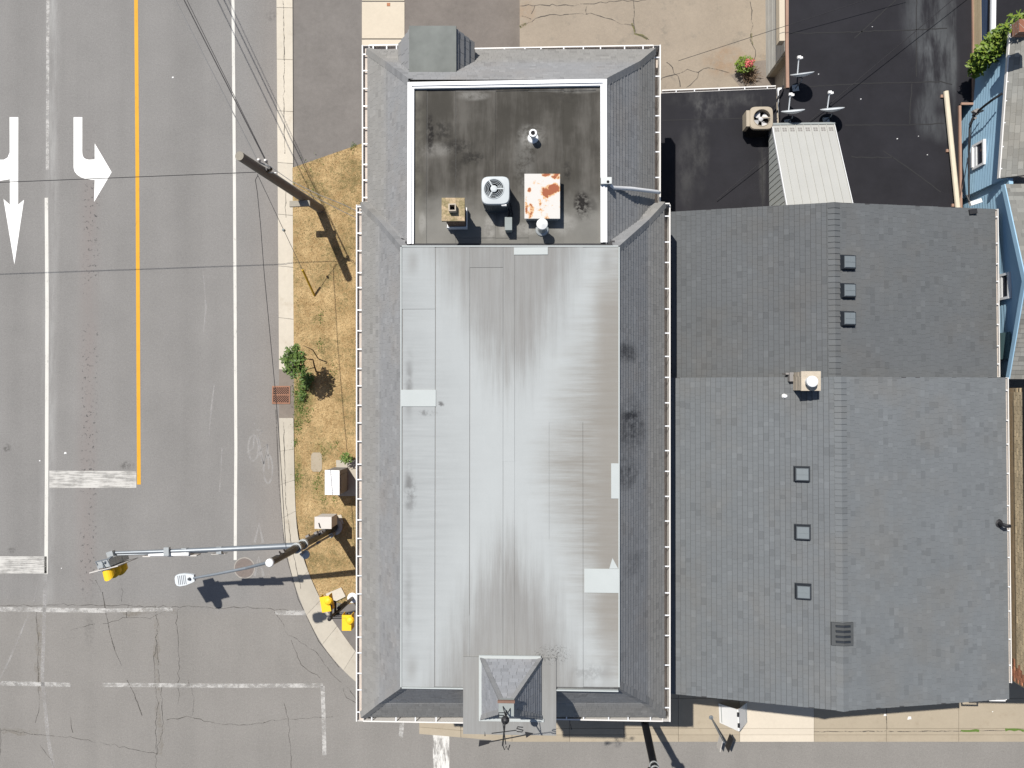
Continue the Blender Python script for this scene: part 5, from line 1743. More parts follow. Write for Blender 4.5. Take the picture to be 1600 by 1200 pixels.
# gable triangle
ga = Vector((apex.x + .25, apex.y, apex.z - .06)); t0, t1 = Vector((wB2.x, e2.y, ez - .04)), Vector((wC.x, e3.y, ez - .04))
gx_ = (t0.x + t1.x) / 2
ga.x = t0.x + (t1.x - t0.x) * .5
b.raw([t0, t1, ga, t0 + Vector((.12, 0, 0)), t1 + Vector((.12, 0, 0)), ga + Vector((.12, 0, 0))], [(0, 2, 1), (3, 4, 5), (0, 1, 4, 3), (1, 2, 5, 4), (2, 0, 3, 5)])
gw = b.build('gable_wall', M['blue'], blue)
# horizontal clapboards, each lapping the one below
def clapboards(a, c, zlo, zhi, par, clip=None, step=.125):
    t = (c - a); t.z = 0
    nrm = Vector((-t.y, t.x, 0)).normalized()
    if nrm.x > 0: nrm = -nrm
    z = zlo
    while z < zhi - .03:
        f0, f1 = clip(z + step * .5) if clip else (0, 1)
        p = a + t * f0; p.z = z
        q = t * (f1 - f0)
        h = min(step, zhi - z)
        b = MB()
        vs = [p + nrm * .024, p + q + nrm * .024, p + q + nrm * .006 + up * h, p + nrm * .006 + up * h, p, p + q, p + q + up * h, p + up * h]
        b.raw(vs, [(0, 1, 2, 3), (0, 4, 5, 1), (3, 2, 6, 7), (0, 3, 7, 4), (1, 5, 6, 2)])
        b.build('clapboard', M['blue'], par, tint=False)
        z += step
clapboards(wA, wB, 2.6, ez - .05, wn_)
def gclip(z):
    k = min(.49, max(0, (z - ez + .05) / (ga.z - ez) * .5))
    return k, 1 - k
clapboards(Vector((wB2.x - .001, t0.y, 0)), Vector((wC.x - .001, t1.y, 0)), 2.6, ga.z - .06, gw, gclip)
# roofs
far = 5.0
b = MB()
n0, n1 = e0.copy(), e1.copy()
hz_ = ez + 2.2
b.raw([n0, n1, n1 + Vector((far, 0, 2.2)), n0 + Vector((far, 0, 2.2)), n0 - up * .1, n1 - up * .1, n1 + Vector((far, 0, 2.1)), n0 + Vector((far, 0, 2.1))], [(0, 1, 2, 3), (7, 6, 5, 4), (0, 4, 5, 1), (1, 5, 6, 2), (3, 7, 4, 0), (2, 6, 7, 3)])
r1 = b.build('roof', M['shingle_pale'], blue)
b = MB()
for (lo_, sgn) in ((e2, 1), (e3, -1)):
    p0, p1 = lo_, apex
    d = Vector((far, 0, 0))
    vs = [p0, p1, p1 + d, p0 + d]
    vs += [q - up * .1 for q in vs]
    f_ = [(0, 3, 2, 1), (4, 5, 6, 7), (0, 1, 5, 4), (1, 2, 6, 5), (2, 3, 7, 6), (3, 0, 4, 7)]
    b.raw(vs, f_)
r2 = b.build('gable_roof', M['shingle_pale'], blue)
def singles_on(A, B, C, D, expo, wmin, wmax, par, mat, xmax):
    bb = MB()
    fr, tt = tabs(A, B, C, D, expo, wmin, wmax)
    cnt = 0
    for t in tt:
        c = fr[0] + fr[1] * (t[0] + t[1]) / 2 + fr[2] * t[4]
        if c.x < xmax: 
            if abs((t[1] - t[0]) - (t[3] - t[2])) < 1e-4 and cnt < 150:
                put_single(fr, t, expo, mat, par); cnt += 1
            else:
                put_tab(bb, fr, t, .011)
    if bb.f: bb.build('roof_shingles', mat, par, kind='stuff', tint=True)
singles_on(n0, n1, n1 + Vector((far, 0, 2.2)), n0 + Vector((far, 0, 2.2)), .135, .14, .30, r1, M['shingle_pale'], e0.x + 1.1)
for (lo_,) in ((e2,), (e3,)):
    singles_on(lo_, lo_ + Vector((far, 0, 0)), apex + Vector((far, 0, 0)), apex, .135, .14, .30, r2, M['shingle_pale'], apex.x + 1.1)
b = MB()
for (a, c) in ((e2, apex), (apex, e3)):
    b.obox(a + Vector((-.03, 0, -.12)), c - a, Vector((.03, 0, 0)), up * .15)
b.build('rake_board', M['blue'], blue)
gutter(blue, e1 + up * .02 + Vector((.06, 0, 0)), e0 + up * .02 + Vector((.06, 0, 0)), (-1, -.04, 0), even(7), .10, .09, .028)
# windows
def win(px0, py0, px1, py1, z0, z1, wallx, par, frame=.07, deep=.06):
    """window on the west wall between two y rows"""
    y1, y0 = P(px0, py0, z1).y, P(px1, py1, z0).y
    b = MB()
    h = z1 - z0
    X_ = wallx - deep
    b.obox((X_, y0, z0), (deep + .02, 0, 0), (0, frame, 0), (0, 0, h)); b.obox((X_, y1 - frame, z0), (deep + .02, 0, 0), (0, frame, 0), (0, 0, h))
    b.obox((X_ - .03, y0 + frame, z0), (deep + .05, 0, 0), (0, y1 - y0 - 2 * frame, 0), (0, 0, frame)); b.obox((X_, y0 + frame, z1 - frame), (deep + .02, 0, 0), (0, y1 - y0 - 2 * frame, 0), (0, 0, frame))
    f = b.build('window', M['white_trim'], par)
    b = MB(); b.obox((wallx - .02, y0 + frame, z0 + frame), (.015, 0, 0), (0, y1 - y0 - 2 * frame, 0), (0, 0, h - 2 * frame)); b.build('pane', M['glass'], f)
    b = MB(); b.obox((wallx - .045, y0 + frame, z0 + frame), (.022, 0, 0), (0, y1 - y0 - 2 * frame, 0), (0, 0, .14)); b.build('sash_rail', M['white_trim'], f)
    return f
def z_at(px, py, X):
    """height at which pixel column px meets the plane x = X"""
    d = CAM_Q @ Vector((px - 800.0, -(py - 600.0), -FPX))
    return CAM_H + d.z * (X / d.x)
wxm = wA.x + (wB.x - wA.x) * .80
win(1538, 217, 1526, 266, z_at(1523, 245, wxm), z_at(1541.5, 240, wxm), wxm - .03, blue)
wxg = t0.x + (t1.x - t0.x) * .5
win(1580, 425, 1563, 470, z_at(1562, 447, wxg), z_at(1581, 447, wxg), wxg - .03, blue)
b = MB(); zs0, zs1 = z_at(1561, 540, wxg), z_at(1580, 540, wxg)
yy0, yy1 = P(1570, 562, zs0).y, P(1570, 521, zs0).y
b.obox((wxg - .05, yy0, zs0 - .3), (.04, 0, 0), (0, yy1 - yy0, 0), (0, 0, zs1 - zs0 + .3)); b.build('shutter', M['blue_green'], blue)
# wall lamp and meter
zl = z_at(1542, 127, wA.x + .05)
b = MB(); b.box((wA.x - .02, P(1542, 127, zl).y, zl), (.1, .12, .2)); b.build('wall_lamp', M['white'], blue)
zl = z_at(1532, 178, wA.x + .06)
b = MB(); b.box((wA.x - .02, P(1532, 178, zl).y, zl), (.16, .2, .24)); mt_ = b.build('meter_box', M['cabinet'], blue)
# cables at the house
hx = wA.x - .02
cy1 = P(1525, 182, 4.6)
pw = [P(1566, 146, 5.15), P(1552, 155, 4.95), P(1540, 164, 4.6), P(1528, 174, 4.25)]
cable('service_cable', pw, .035, 'thick black cable running from the blue house eave to the wall bracket')
cable('service_cable', [P(1528, 174, 4.25), P(1520, 185, 4.1), P(1515, 200, 3.9), P(1514, 230, 3.8), P(1514, 270, 3.75), P(1514, 318, 3.7)], .028, 'black cable hanging down along the blue wall past the upper window')
cable('service_cable', [P(1526, 175, 4.2), P(1518, 195, 3.95), P(1516, 230, 3.9), P(1508, 270, 3.7), P(1503, 300, 3.6)], .012, 'thin black wire drooping beside the thick cable on the blue wall')
wb_ = thing('wall_bracket', 'dark clustered cable bracket fixed to the blue wall', 'cable bracket', P(1523, 178, 4.15))
b = MB()
c0_ = P(1523, 178, 4.15)
for k in range(6):
    b.box(c0_ + Vector((random.uniform(-.12, .12), random.uniform(-.12, .14), random.uniform(-.1, .1))), (.09, .07, .12), random.uniform(0, 3))
b.build('clamp', M['fascia'], wb_)
b = MB(); b.tube([c0_ + Vector((-.1, -.3, -.1)), c0_, c0_ + Vector((.25, .1, 0))], .03, 6); b.build('arm', M['black'], wb_)
fl_ = thing('flood_light', 'white flood light with dark bracket by the corner of the gable roof', 'flood light', P(1519, 322, 4.3))
c0_ = P(1524, 316, 4.35)
b = MB(); b.box(c0_, (.34, .12, .10), R(18)); b.build('head', M['white'], fl_)
b = MB(); b.box(P(1519, 331, 5.1), (.22, .14, .12), R(8)); b.build('sensor', M['black'], fl_)
b = MB(); b.tube([c0_, c0_ + Vector((-.15, .05, -.05)), c0_ + Vector((-.2, .25, -.1))], .025, 6); b.build('bracket', M['black'], fl_)

# neighbour with plank wall and white coping (top right)
nb = thing('plank_house', 'tan plank building with white coping and black roof at the top right corner', 'building', P(1430, 0, 0))
nz = 4.2
n_a, n_b_ = P(1546, 84, nz), P(1549, -170, nz)
b = MB(); b.prism([n_a, n_b_, n_b_ + Vector((8, 0, 0)), n_a + Vector((8, 0, 0))], .1); b.build('roof', M['black_roof'], nb)
b = MB(); b.obox(n_a + Vector((0, 0, .002)), n_b_ - n_a, Vector((.13, 0, 0)), up * .08); b.build('coping', M['white_trim'], nb)
wxn = n_a.x + .05
for k in range(9):
    z1 = nz - .12 - k * .17
    b = MB(); b.obox((wxn + (k % 2) * .004, n_a.y, z1 - .16), (.03, 0, 0), (0, n_b_.y - n_a.y, 0), (0, 0, .155)); b.build('plank', M['shade_plank'] if k < 2 else M['tan_plank'], nb)  # top planks coloured navy to imitate shade under the roof edge
b = MB(); b.obox((wxn + .036, n_a.y, 0), (7, 0, 0), (0, n_b_.y - n_a.y, 0), (0, 0, nz - .12)); b.build('wall', M['tan_plank'], nb)

# tan brick building at the right edge
tb = thing('tan_brick_building', 'tan brick building with reddish corner bricks beside the gable building gutter', 'building', P(1430, 850, 0))
tzz = 5.75
ta, tbp = P(1597, 606, tzz), P(1597.5, 1078, tzz)
X_ = ta.x
b = MB(); b.obox((X_ + .05, tbp.y, 0), (6, 0, 0), (0, ta.y - tbp.y, 0), (0, 0, tzz - .02)); b.build('wall', M['tan_brick'], tb)
b = MB(); b.obox((X_ + .02, tbp.y - .02, tzz - .018), (6, 0, 0), (0, ta.y - tbp.y + .04, 0), (0, 0, .06)); b.build('roof', M['black_roof'], tb)
me_br = {}
def brick_obj(o, size, mat, par, key):
    if key not in me_br:
        b = MB(); b.obox((0, 0, 0), (size[0], 0, 0), (0, size[1], 0), (0, 0, size[2]))
        me = bpy.data.meshes.new('brick'); me.from_pydata(b.v, [], b.f); me.materials.append(mat); me_br[key] = me
    ob = bpy.data.objects.new('brick', me_br[key]); col.objects.link(ob); ob.parent = par; ob.location = Vector(o) - world_off(par)
cnt = 0
for lay in range(9):
    zz = tzz - .10 - lay * .078
    y = ta.y - (.0 if lay % 2 else .11)
    while y - .21 > tbp.y + .0:
        red = y - tbp.y < .55 + (.22 if lay % 3 == 0 else 0)
        if cnt < 290 and lay < 5 or red:
            brick_obj((X_ + .03 + random.uniform(0, .006), y - .205, zz), (.05, .2, .068), M['rust_brick'] if red else M['tan_plank'], tb, 'r' if red else 't')
            cnt += 1
        y -= .21

# ================================================================== PLANTS
def leaf_mass(b, c, rad, n, size, flat=.6):
    c = Vector(c)
    for _ in range(n):
        d = Vector((random.gauss(0, 1), random.gauss(0, 1), random.gauss(0, 1))).normalized() * (random.random() ** .45)
        p = c + Vector((d.x * rad[0], d.y * rad[1], d.z * rad[2]))
        a = random.uniform(0, 6.283)
        u = Vector((math.cos(a), math.sin(a), random.gauss(0, .35))).normalized()
        w = u.cross(Vector((random.gauss(0, .4), random.gauss(0, .4), 1))).normalized()
        s = size * random.uniform(.6, 1.4)
        b.face([p - u * s, p - u * s * .2 + w * s * .42, p + u * s, p - u * s * .2 - w * s * .42], random.random())

# sapling by the kerb
tp = P(494, 581, .07)
tree = thing('sapling_tree', 'small leaning green sapling with bare branches beside the kerb', 'tree', tp)
cr = P(460, 564, 1.7)
b = MB()
j1 = P(489, 562, 1.1)
b.tube([tp, P(491, 571, .6), j1, P(480, 561, 1.4), cr], [.03, .027, .024, .018, .01], 7)
b.tube([P(492, 574, .4), P(484, 576, .9), P(474, 580, 1.3)], [.018, .014, .007], 6)
b.tube([P(497, 560, .12), P(489, 547, .9), P(483, 544, 1.1), P(474, 540, 1.3)], [.022, .018, .014, .008], 6)
for _ in range(9):
    a = random.uniform(0, 6.28); b.tube([cr + Vector((.2, 0, -.15)), cr + Vector((math.cos(a) * .3, math.sin(a) * .35, random.uniform(-.15, .35)))], [.008, .003], 5)
b.build('trunk', M['twig'], tree)
b = MB()
for (dx, dy, dz, r, n) in ((0, 0, 0, .34, 260), (-.2, -.25, -.1, .25, 150), (.18, -.3, -.1, .22, 120), (-.1, .3, .1, .24, 130), (.22, .12, .1, .25, 130), (-.35, .05, -.05, .2, 80), (-.05, -.48, -.1, .16, 60), (.05, .48, 0, .15, 45)):
    leaf_mass(b, cr + Vector((dx, dy, dz)), (r, r, r * .8), n, .058)
b.build('crown', M['leaf'], tree, tint=True)
b = MB(); leaf_mass(b, P(477, 596, .3), (.22, .34, .2), 260, .05); leaf_mass(b, P(484, 590, .35), (.2, .2, .15), 110, .05); leaf_mass(b, P(472, 616, .2), (.14, .26, .12), 110, .045); b.build('low_shoots', M['leaf'], tree, tint=True)
# small shrub by the cabinet
sp_ = P(549, 716, .07)
sh = thing('young_shrub', 'tiny light green shrub beside the white utility cabinet', 'shrub', sp_)
b = MB(); b.tube([sp_, sp_ + Vector((-.05, .02, .45))], [.02, .012], 6); b.build('stem', M['twig'], sh)
b = MB(); leaf_mass(b, sp_ + Vector((-.06, .03, .5)), (.24, .22, .18), 150, .05); b.build('foliage', M['weed'], sh, tint=True)
# flower bush on the patio
fb = P(1164, 116, PZ)
fl = thing('flower_bush', 'leafy bush with red blooms and dry twigs at the patio corner', 'flower bush', fb)
b = MB()
for _ in range(70):
    a = random.uniform(0, 6.28); r = random.uniform(.1, .5)
    q = fb + Vector((math.cos(a) * r * .9 + .18, math.sin(a) * r * .8 - .12, random.uniform(.02, .25)))
    b.tube([fb + Vector((.12 + random.gauss(0, .1), -.1 + random.gauss(0, .1), .03)), q.lerp(fb, .4) + Vector((random.gauss(0, .08), random.gauss(0, .08), .1)), q], [.012, .009, .005], 5)
b.build('dry_twigs', M['dry_twig'], fl)
b = MB(); leaf_mass(b, fb + Vector((-.12, .16, .4)), (.36, .3, .22), 420, .05); b.build('foliage', M['vine'], fl, tint=True)
b = MB(); leaf_mass(b, fb + Vector((-.05, .10, .62)), (.17, .16, .1), 90, .035); leaf_mass(b, fb + Vector((.1, .2, .55)), (.1, .1, .08), 25, .03); b.build('blooms', M['flower'], fl, tint=True)
b = MB()
sq = [P(x_, y_, PZ + .005) for x_, y_ in ((1142, 118), (1160, 139), (1210, 139), (1210, 92), (1178, 96))]
b.face(sq); b.build('soil_patch', M['dirt'], kind='structure')
# vines above the blue wall
vn = thing('climbing_vine', 'bright green climbing vine over the gap at the top of the blue wall', 'vine', P(1500, 80, 0))
b = MB()
for (px, py, z, rx_, ry_, n) in ((1532, 96, 4.3, .35, .3, 300), (1544, 81, 4.6, .4, .35, 380), (1556, 68, 4.8, .35, .4, 360), (1565, 55, 4.9, .25, .3, 200), (1527, 107, 4.1, .2, .25, 140)):
    leaf_mass(b, P(px, py, z), (rx_, ry_, .35), n, .075)
b.build('leaves', M['vine'], vn, tint=True)
b = MB(); b.tube([P(1520, 112, 0), P(1524, 108, 3.8), P(1560, 60, 4.8)], .03, 6); b.build('stem', M['twig'], vn)
vn2 = thing('climbing_vine', 'green vine growing behind the grey shingle roof at the top right edge', 'vine', P(1598, 34, 0))
b = MB(); leaf_mass(b, P(1597, 34, 5.6), (.5, .3, .3), 260, .075); b.build('leaves', M['vine'], vn2, tint=True)
b = MB(); b.tube([P(1598, 34, 0), P(1598, 34, 5.5)], .03, 6); b.build('stem', M['twig'], vn2)
b = MB(); b.box(P(1600, 44, 6.25), (.45, .35, .3)); b.build('stack', M['brick'], blue)

# ================================================================== STREET FURNITURE
# utility pole
ub = P(500, 326, .05); ut = P(374, 243.5, 5.65)
upole = thing('utility_pole', 'weathered wooden utility pole leaning over the kerb with wires', 'utility pole', ub)
axp = (ut - ub)
at = lambda t: ub + axp * t
b = MB(); b.tube([at(k / 10) for k in range(11)], [.165 - .03 * k / 10 for k in range(11)], 18); b.build('pole', M['pole_wood'], upole, smooth=False)
b = MB(); pm = at(.26)
for (dx) in (0,):
    b.obox(pm + Vector((-.42, -.36, .02)), (.72, .02, 0), (0, .20, 0), (0, 0, .10))
b.build('plank', M['plank'], upole)
b = MB()
for (px, py, z) in ((404.5, 250, 4.62), (415, 251, 4.5)):
    p = P(px, py, z); b.lathe(p, [(.03, -.07), (.055, -.05), (.055, -.01), (.04, 0), (.055, .02), (.03, .06)], 10)
b.build('insulator', M['insulator'], upole)
b = MB()
for (px, py, z) in ((417, 266, 4.3), (422, 263.5, 4.3)):
    b.lathe(P(px, py, z), [(.05, -.08), (.065, 0), (.045, .09)], 10)
b.build('cable_clamp', M['black'], upole)
b = MB(); b.tube([P(404, 253, 4.5), P(425, 262, 4.3)], .022, 6); b.build('bracket', M['galv'], upole)
b = MB(); b.tube([P(398, 268, 4.3), P(425, 270, 4.2), P(432, 270, 4.2)], .012, 6); b.build('bracket', M['galv'], upole)
gW = 'power wires at the leaning wooden pole'
cable('cable_or_shadow_line', sag(P(403, 252, 4.6), P(26, -485, 5.8), .0), .014, 'twisted pale-and-dark wire running up the road from the pole', 'cable_grey')
cable('cable_or_shadow_line', sag(P(417, 255, 4.5), P(40, -488, 5.7), .0), .016, 'dark double wire running up the road close beside the twisted wire')
cable('cable_or_shadow_line', sag(P(419, 257, 4.5), P(50, -490, 5.75), .0), .010, 'thin third wire hugging the dark double wire up the road')
cable('cable_or_shadow_line', sag(P(400, 269, 4.25), P(-500, 305, 4.25), .0), .012, 'thin single wire crossing the lanes from the pole to the left edge')
pts = [P(403, 274, 4.25), P(399, 281, 4.2), P(402, 300, 4.1), P(407, 350, 4.05), P(413, 430, 4.0), P(424, 545, 3.95), P(431, 620, 3.95), P(436, 680, 3.95), P(441, 760, 4.0), P(445, 830, 4.05), P(447, 856, 4.1)]
cable('cable_or_shadow_line', pts, .011, 'long black cable drooping along the kerb from wooden pole to signal pole')
cable('cable_or_shadow_line', [P(425, 262, 4.3), P(455, 283, 4.2), P(500, 305, 4.3), P(540, 321, 5.0), P(567, 335, 6.2)], .010, 'upper of two thin drop wires from the pole to the mansard eave', 'cable_grey')
cable('cable_or_shadow_line', [P(428, 270, 4.2), P(455, 288, 4.0), P(490, 307, 4.2), P(535, 330, 5.0), P(567, 345, 6.2)], .009, 'lower of two thin drop wires from the pole to the mansard eave', 'cable_grey')
ga_, gb_ = P(402, 272, 4.3), P(491.5, 461.5, .07)
gy = thing('guy_wire', 'slanting guy wire with yellow plastic guard anchored in the dry grass', 'guy wire', gb_)
b = MB(); b.tube([ga_, gb_], .009, 6); b.build('wire', M['cable_grey'], gy)
b = MB(); gq = ga_.lerp(gb_, .76); b.tube([gq, gb_ + Vector((0, 0, .02))], .04, 10); b.build('guard', M['yellow2'], gy)
b = MB(); p = ga_.lerp(gb_, .42); b.lathe(p, [(.02, -.07), (.045, -.05), (.045, .05), (.02, .07)], 10); b.build('strain_insulator', M['box_grey'], gy)

# traffic signal pole with mast arm and street light
tb0 = P(523, 823, .07); tt0 = P(422, 879, 6.1)
sig = thing('signal_pole', 'tall black signal pole at the kerb with mast arm and street light', 'signal pole', tb0)
ax2 = tt0 - tb0
ta_ = lambda z: tb0 + ax2 * ((z - .07) / (6.1 - .07))
b = MB(); b.tube([ta_(z) for z in (.07, 1, 2, 3, 4, 5, 6.1)], [.15, .145, .14, .135, .125, .115, .105], 18); b.build('pole', M['black_gloss'], sig)
b = MB(); b.lathe(tb0, [(.30, 0), (.30, .06), (.2, .1)], 20); b.build('base_plate', M['galv'], sig)
b = MB(); b.lathe(tt0, [(.118, -.02), (.118, .05), (.10, .075), (.02, .085)], 18); b.build('pole_cap', M['white'], sig)
ms, me_ = ta_(3.6), P(178, 863.5, 4.3)
b = MB(); n = 12
b.tube([ms.lerp(me_, k / n) + up * (.10 * math.sin(math.pi * k / n)) for k in range(n + 1)], [.105 - .062 * k / n for k in range(n + 1)], 12); mast = b.build('mast_arm', M['steel_dark'], sig)
lo_ = ms.lerp(me_, .45)
b = MB(); b.tube([ms.lerp(me_, .50) + Vector((0, -.08, .06)), me_ + Vector((0, -.08, -.02))], .022, 8); b.build('wire_conduit', M['steel_dark'], mast)
for t in (.02, .62, .435):
    b = MB(); c = ms.lerp(me_, t); b.box(c + Vector((0, -.03, .07)), (.16, .22, .14)); b.build('clamp', M['galv'], mast)
b = MB()
for z in (3.4, 4.0):
    b = MB(); b.lathe(ta_(z), [(.17, -.06), (.17, .06)], 16); b.build('collar', M['galv'], sig)
b = MB(); c = ta_(3.7); b.lathe(c + Vector((.16, -.28, -.05)), [(.14, -.03), (.14, .03)], 16); b.build('ring', M['galv'], sig)
for zz, o in ((2.2, (.1, .12)), (2.4, (-.02, .16)), (1.8, (.15, -.12)), (2.9, (.14, -.1))):
    pass
b = MB()
for zz, ox, oy in ((2.0, .13, .12), (2.3, .05, .17), (2.6, -.13, .11), (2.35, .15, -.14), (5.2, .02, .13), (5.5, .0, .13)):
    b = MB(); b.box(ta_(zz) + Vector((ox, oy, 0)), (.12, .09, .12), .5); b.build('junction_box', M['fascia'], sig)
# conduit pipe beside the pole
b = MB(); b.tube([ta_(.5) + Vector((.0, -.24, 0)), ta_(1.5) + Vector((0, -.23, 0)), ta_(2.8) + Vector((-.0, -.24, 0)), ta_(3.9) + Vector((.1, -.22, 0))], .038, 8); b.lathe(ta_(.5) + Vector((0, -.24, 0)), [(.09, -.3), (.09, .02)], 12); b.build('riser_pipe', M['galv'], sig)
# street light arm and head
lh = P(303, 903, 6.25)
b = MB(); b.tube([tt0 - up * .12, tt0.lerp(lh, .3) + up * .12, tt0.lerp(lh, .65) + up * .12, lh + up * .02], [.045, .042, .038, .034], 10); b.build('lamp_arm', M['steel_dark'], sig)
ld = (P(276, 907, 6.25) - lh); ld.z = 0; L_ = ld.length; ld.normalize(); ls = Vector((-ld.y, ld.x, 0))
b = MB()
out = [(-.02, .09), (.06, .12), (.25, .165), (.42, .17), (.50, .14), (.535, .07)]
ol = [lh + ld * a + ls * w for a, w in out] + [lh + ld * a - ls * w for a, w in out[::-1]]
b.frustum([q - up * .07 for q in ol][::-1] if False else [q - up * .07 for q in ol], [q * 1 + up * .03 for q in ol])
hd = b.build('lamp_head', M['lamp'], sig)
b = MB()
for k in range(5):
    a = .22 + k * .052
    b.obox(lh + ld * a - ls * .13 + up * .03, ls * .26, ld * .014, up * .006)
b.build('cooling_slot', M['lamp_dark'], hd)
b = MB(); b.lathe(lh + ld * .11 + up * .03, [(.04, 0), (.04, .05), (.02, .06)], 14); b.build('photocell', M['lamp_dark'], hd)
# controller box on the pole
bp = P(508, 815, 1.1)
cb_ = thing('controller_box', 'white signal controller box mounted beside the black pole foot', 'signal box', Vector((bp.x, bp.y, .07)))
b = MB(); b.box((bp.x, bp.y, .95), (.56, .38, .75)); b.build('housing', M['cabinet'], cb_)
b = MB(); b.box((bp.x, bp.y, 1.335), (.6, .42, .02)); b.build('lid', M['cabinet'], cb_)
b = MB(); b.tube([(bp.x - .15, bp.y, 1.36), (bp.x - .1, bp.y - .15, 1.38), (bp.x - .02, bp.y - .25, 1.2), (bp.x + .1, bp.y - .3, 1.0)], .018, 6); b.build('conduit', M['cable'], cb_)
b = MB(); b.box((bp.x + .1, bp.y, .33), (.1, .1, .52)); b.build('post', M['galv'], cb_)
b = MB(); p = P(516, 812, .09); b.prism([P(488, 800, .10), P(530, 798, .10), P(536, 822, .10), P(492, 826, .10)] if False else [P(517, 806, .09), P(533, 804, .09), P(537, 818, .09), P(522, 822, .09)], .06); b.build('footing', M['kerb'], cb_)

# signal head
sr = R(15)
sc_ = P(180, 884, 4.15)
sh_ = thing('traffic_signal', 'traffic signal head with yellow visors and pale backboard hanging at the mast end', 'traffic signal', sc_)
fwd = Vector((math.sin(sr) * .0 + .26, -.965, 0)); fwd = Vector((math.sin(R(14)), -math.cos(R(14)), 0)); rt = Vector((math.cos(R(14)), math.sin(R(14)), 0))
b = MB()
for k in range(3):
    o = sc_ + fwd * -.30 - rt * .26 + up * (-.55 + k * .34)
    b.obox(o + fwd * .02, rt * .40, fwd * .22, up * .33)
b.obox(sc_ - fwd * .18 - rt * .20 + up * .47, rt * .16, fwd * .10, up * .05)
hh = b.build('housing', M['galv'], sh_)
b = MB()
b.obox(sc_ - rt * .52 - fwd * .03 - up * .62, rt * .92, fwd * .025, up * 1.12); b.build('backboard', M['cabinet'], sh_)
for k in range(3):
    c = sc_ + rt * -.06 + up * (-.40 + k * .34)
    b = MB()
    nseg = 14
    vs, fs = [], []
    for rr in (.165, .155):
        for (dd) in (.0, .36):
            for i in range(nseg + 1):
                a = math.pi * (-.25 + 1.5 * i / nseg)
                cut = dd if dd == 0 else .36 - .14 * (1 - max(0, math.sin(a)))
                vs.append(c + rt * (rr * math.cos(a)) + up * (rr * math.sin(a)) + fwd * cut)
    m_ = nseg + 1
    for i in range(nseg):
        fs += [(i, i + 1, m_ + i + 1, m_ + i), (2 * m_ + i + 1, 2 * m_ + i, 3 * m_ + i, 3 * m_ + i + 1), (m_ + i, m_ + i + 1, 3 * m_ + i + 1, 3 * m_ + i)]
    b.raw(vs, fs); v_ = b.build('visor', M['yellow'], sh_)
    b = MB()
    b.raw([c + fwd * .02 + rt * (.15 * math.cos(2 * math.pi * i / 20)) + up * (.15 * math.sin(2 * math.pi * i / 20)) for i in range(20)], [tuple(range(20))]); b.build('lens', M['void'], v_)
b = MB(); b.obox(sc_ + rt * -.26 + fwd * .0 + up * .455, rt * .40, fwd * .02, up * .02)
b.tube([me_, me_ + Vector((0, -.1, .12)), sc_ - fwd * .2 + up * .5], .035, 8); b.tube([sc_ - fwd * .30 - rt * .28 + up * .46, sc_ - fwd * .30 + rt * .2 + up * .46], .018, 6)
for a in (-.26, -.08, .1):
    b.tube([sc_ - fwd * .28 + rt * a + up * .47, sc_ - fwd * .04 + rt * (a + .08) + up * .5], .014, 6)
b.build('hanger', M['steel_dark'], sh_)
b = MB(); b.box(me_ + Vector((-.05, -.02, .06)), (.2, .16, .16), .3); b.build('arm_clamp', M['galv'], sh_)
# street name sign (lit box sign seen from above)
sn = P(263, 867.0, 4.2)
sg = thing('street_sign', 'white box street sign hanging edge-on below the mast arm', 'street sign', sn)
b = MB(); b.obox(sn + Vector((-.64, -.045, -.36)), (1.28, .03, 0), (0, .09, 0), (0, 0, .36)); b.build('sign_box', M['white'], sg)
b = MB(); b.obox(sn + Vector((-.86, -.09, -.37)), (1.72, .04, 0), (0, .03, 0), (0, 0, .30)); b.build('face_plate', M['cabinet'], sg)
b = MB()
for t in (-.02,):
    b.box(sn + Vector((t, .12, .04)), (.16, .26, .12))
b.build('hanger', M['galv'], sg)
b = MB(); c = ms.lerp(me_, .435) + Vector((0, -.15, .02)); b.tube([c, c + Vector((0, .12, .05))], .03, 8); b.obox(c + Vector((-.3, -.04, -.2)), (.45, .02, 0), (0, .012, 0), (0, 0, .2))
tag(b.build('lane_sign', M['cabinet'], base=c), 'small pale plate under the mast arm next to the white box sign', 'sign')

# utility cabinet
cz_ = 1.25
q = [P(508, 772.5, cz_), P(530, 773, cz_), P(530, 735.5, cz_), P(508, 735, cz_)]
cab = thing('utility_cabinet', 'white utility cabinet standing on the dry grass beside the building', 'utility cabinet', sum(q, Vector()) / 4 - up * (cz_ - .07))
b = MB(); b.prism([p - up * .04 for p in q], cz_ - .14); b.build('housing', M['fascia'], cab)
b = MB(); cm = sum(q, Vector()) / 4
b.prism([Vector((cm.x + (p.x - cm.x) * 1.04, cm.y + (p.y - cm.y) * 1.03, cz_)) for p in q], .038); b.build('lid', M['white'], cab)
b = MB(); b.obox((q[1].x + .002, q[1].y + .12, .3), (.015, 0, 0), (0, .55, 0), (0, 0, .8)); b.build('door', M['fascia'], cab)
b = MB(); b.prism([P(525, 719, .11), P(562, 719, .11), P(562, 775, .11), P(528, 775, .11)], .06); tag(b.build('concrete_pad', M['kerb_worn'], base=P(545, 745, .05)), 'pale concrete pad under the white utility cabinet', 'pad')
b = MB()
lid = [P(486, 711, .085), P(489, 707, .085), P(500, 707, .085), P(503, 711, .085), P(503, 733, .085), P(500, 737, .085), P(489, 737, .085), P(486, 733, .085)]
b.prism(lid, .03); tag(b.build('access_cover', M['walk'], base=P(494, 722, .07)), 'flat grey access cover sunk in the dry grass', 'access cover')
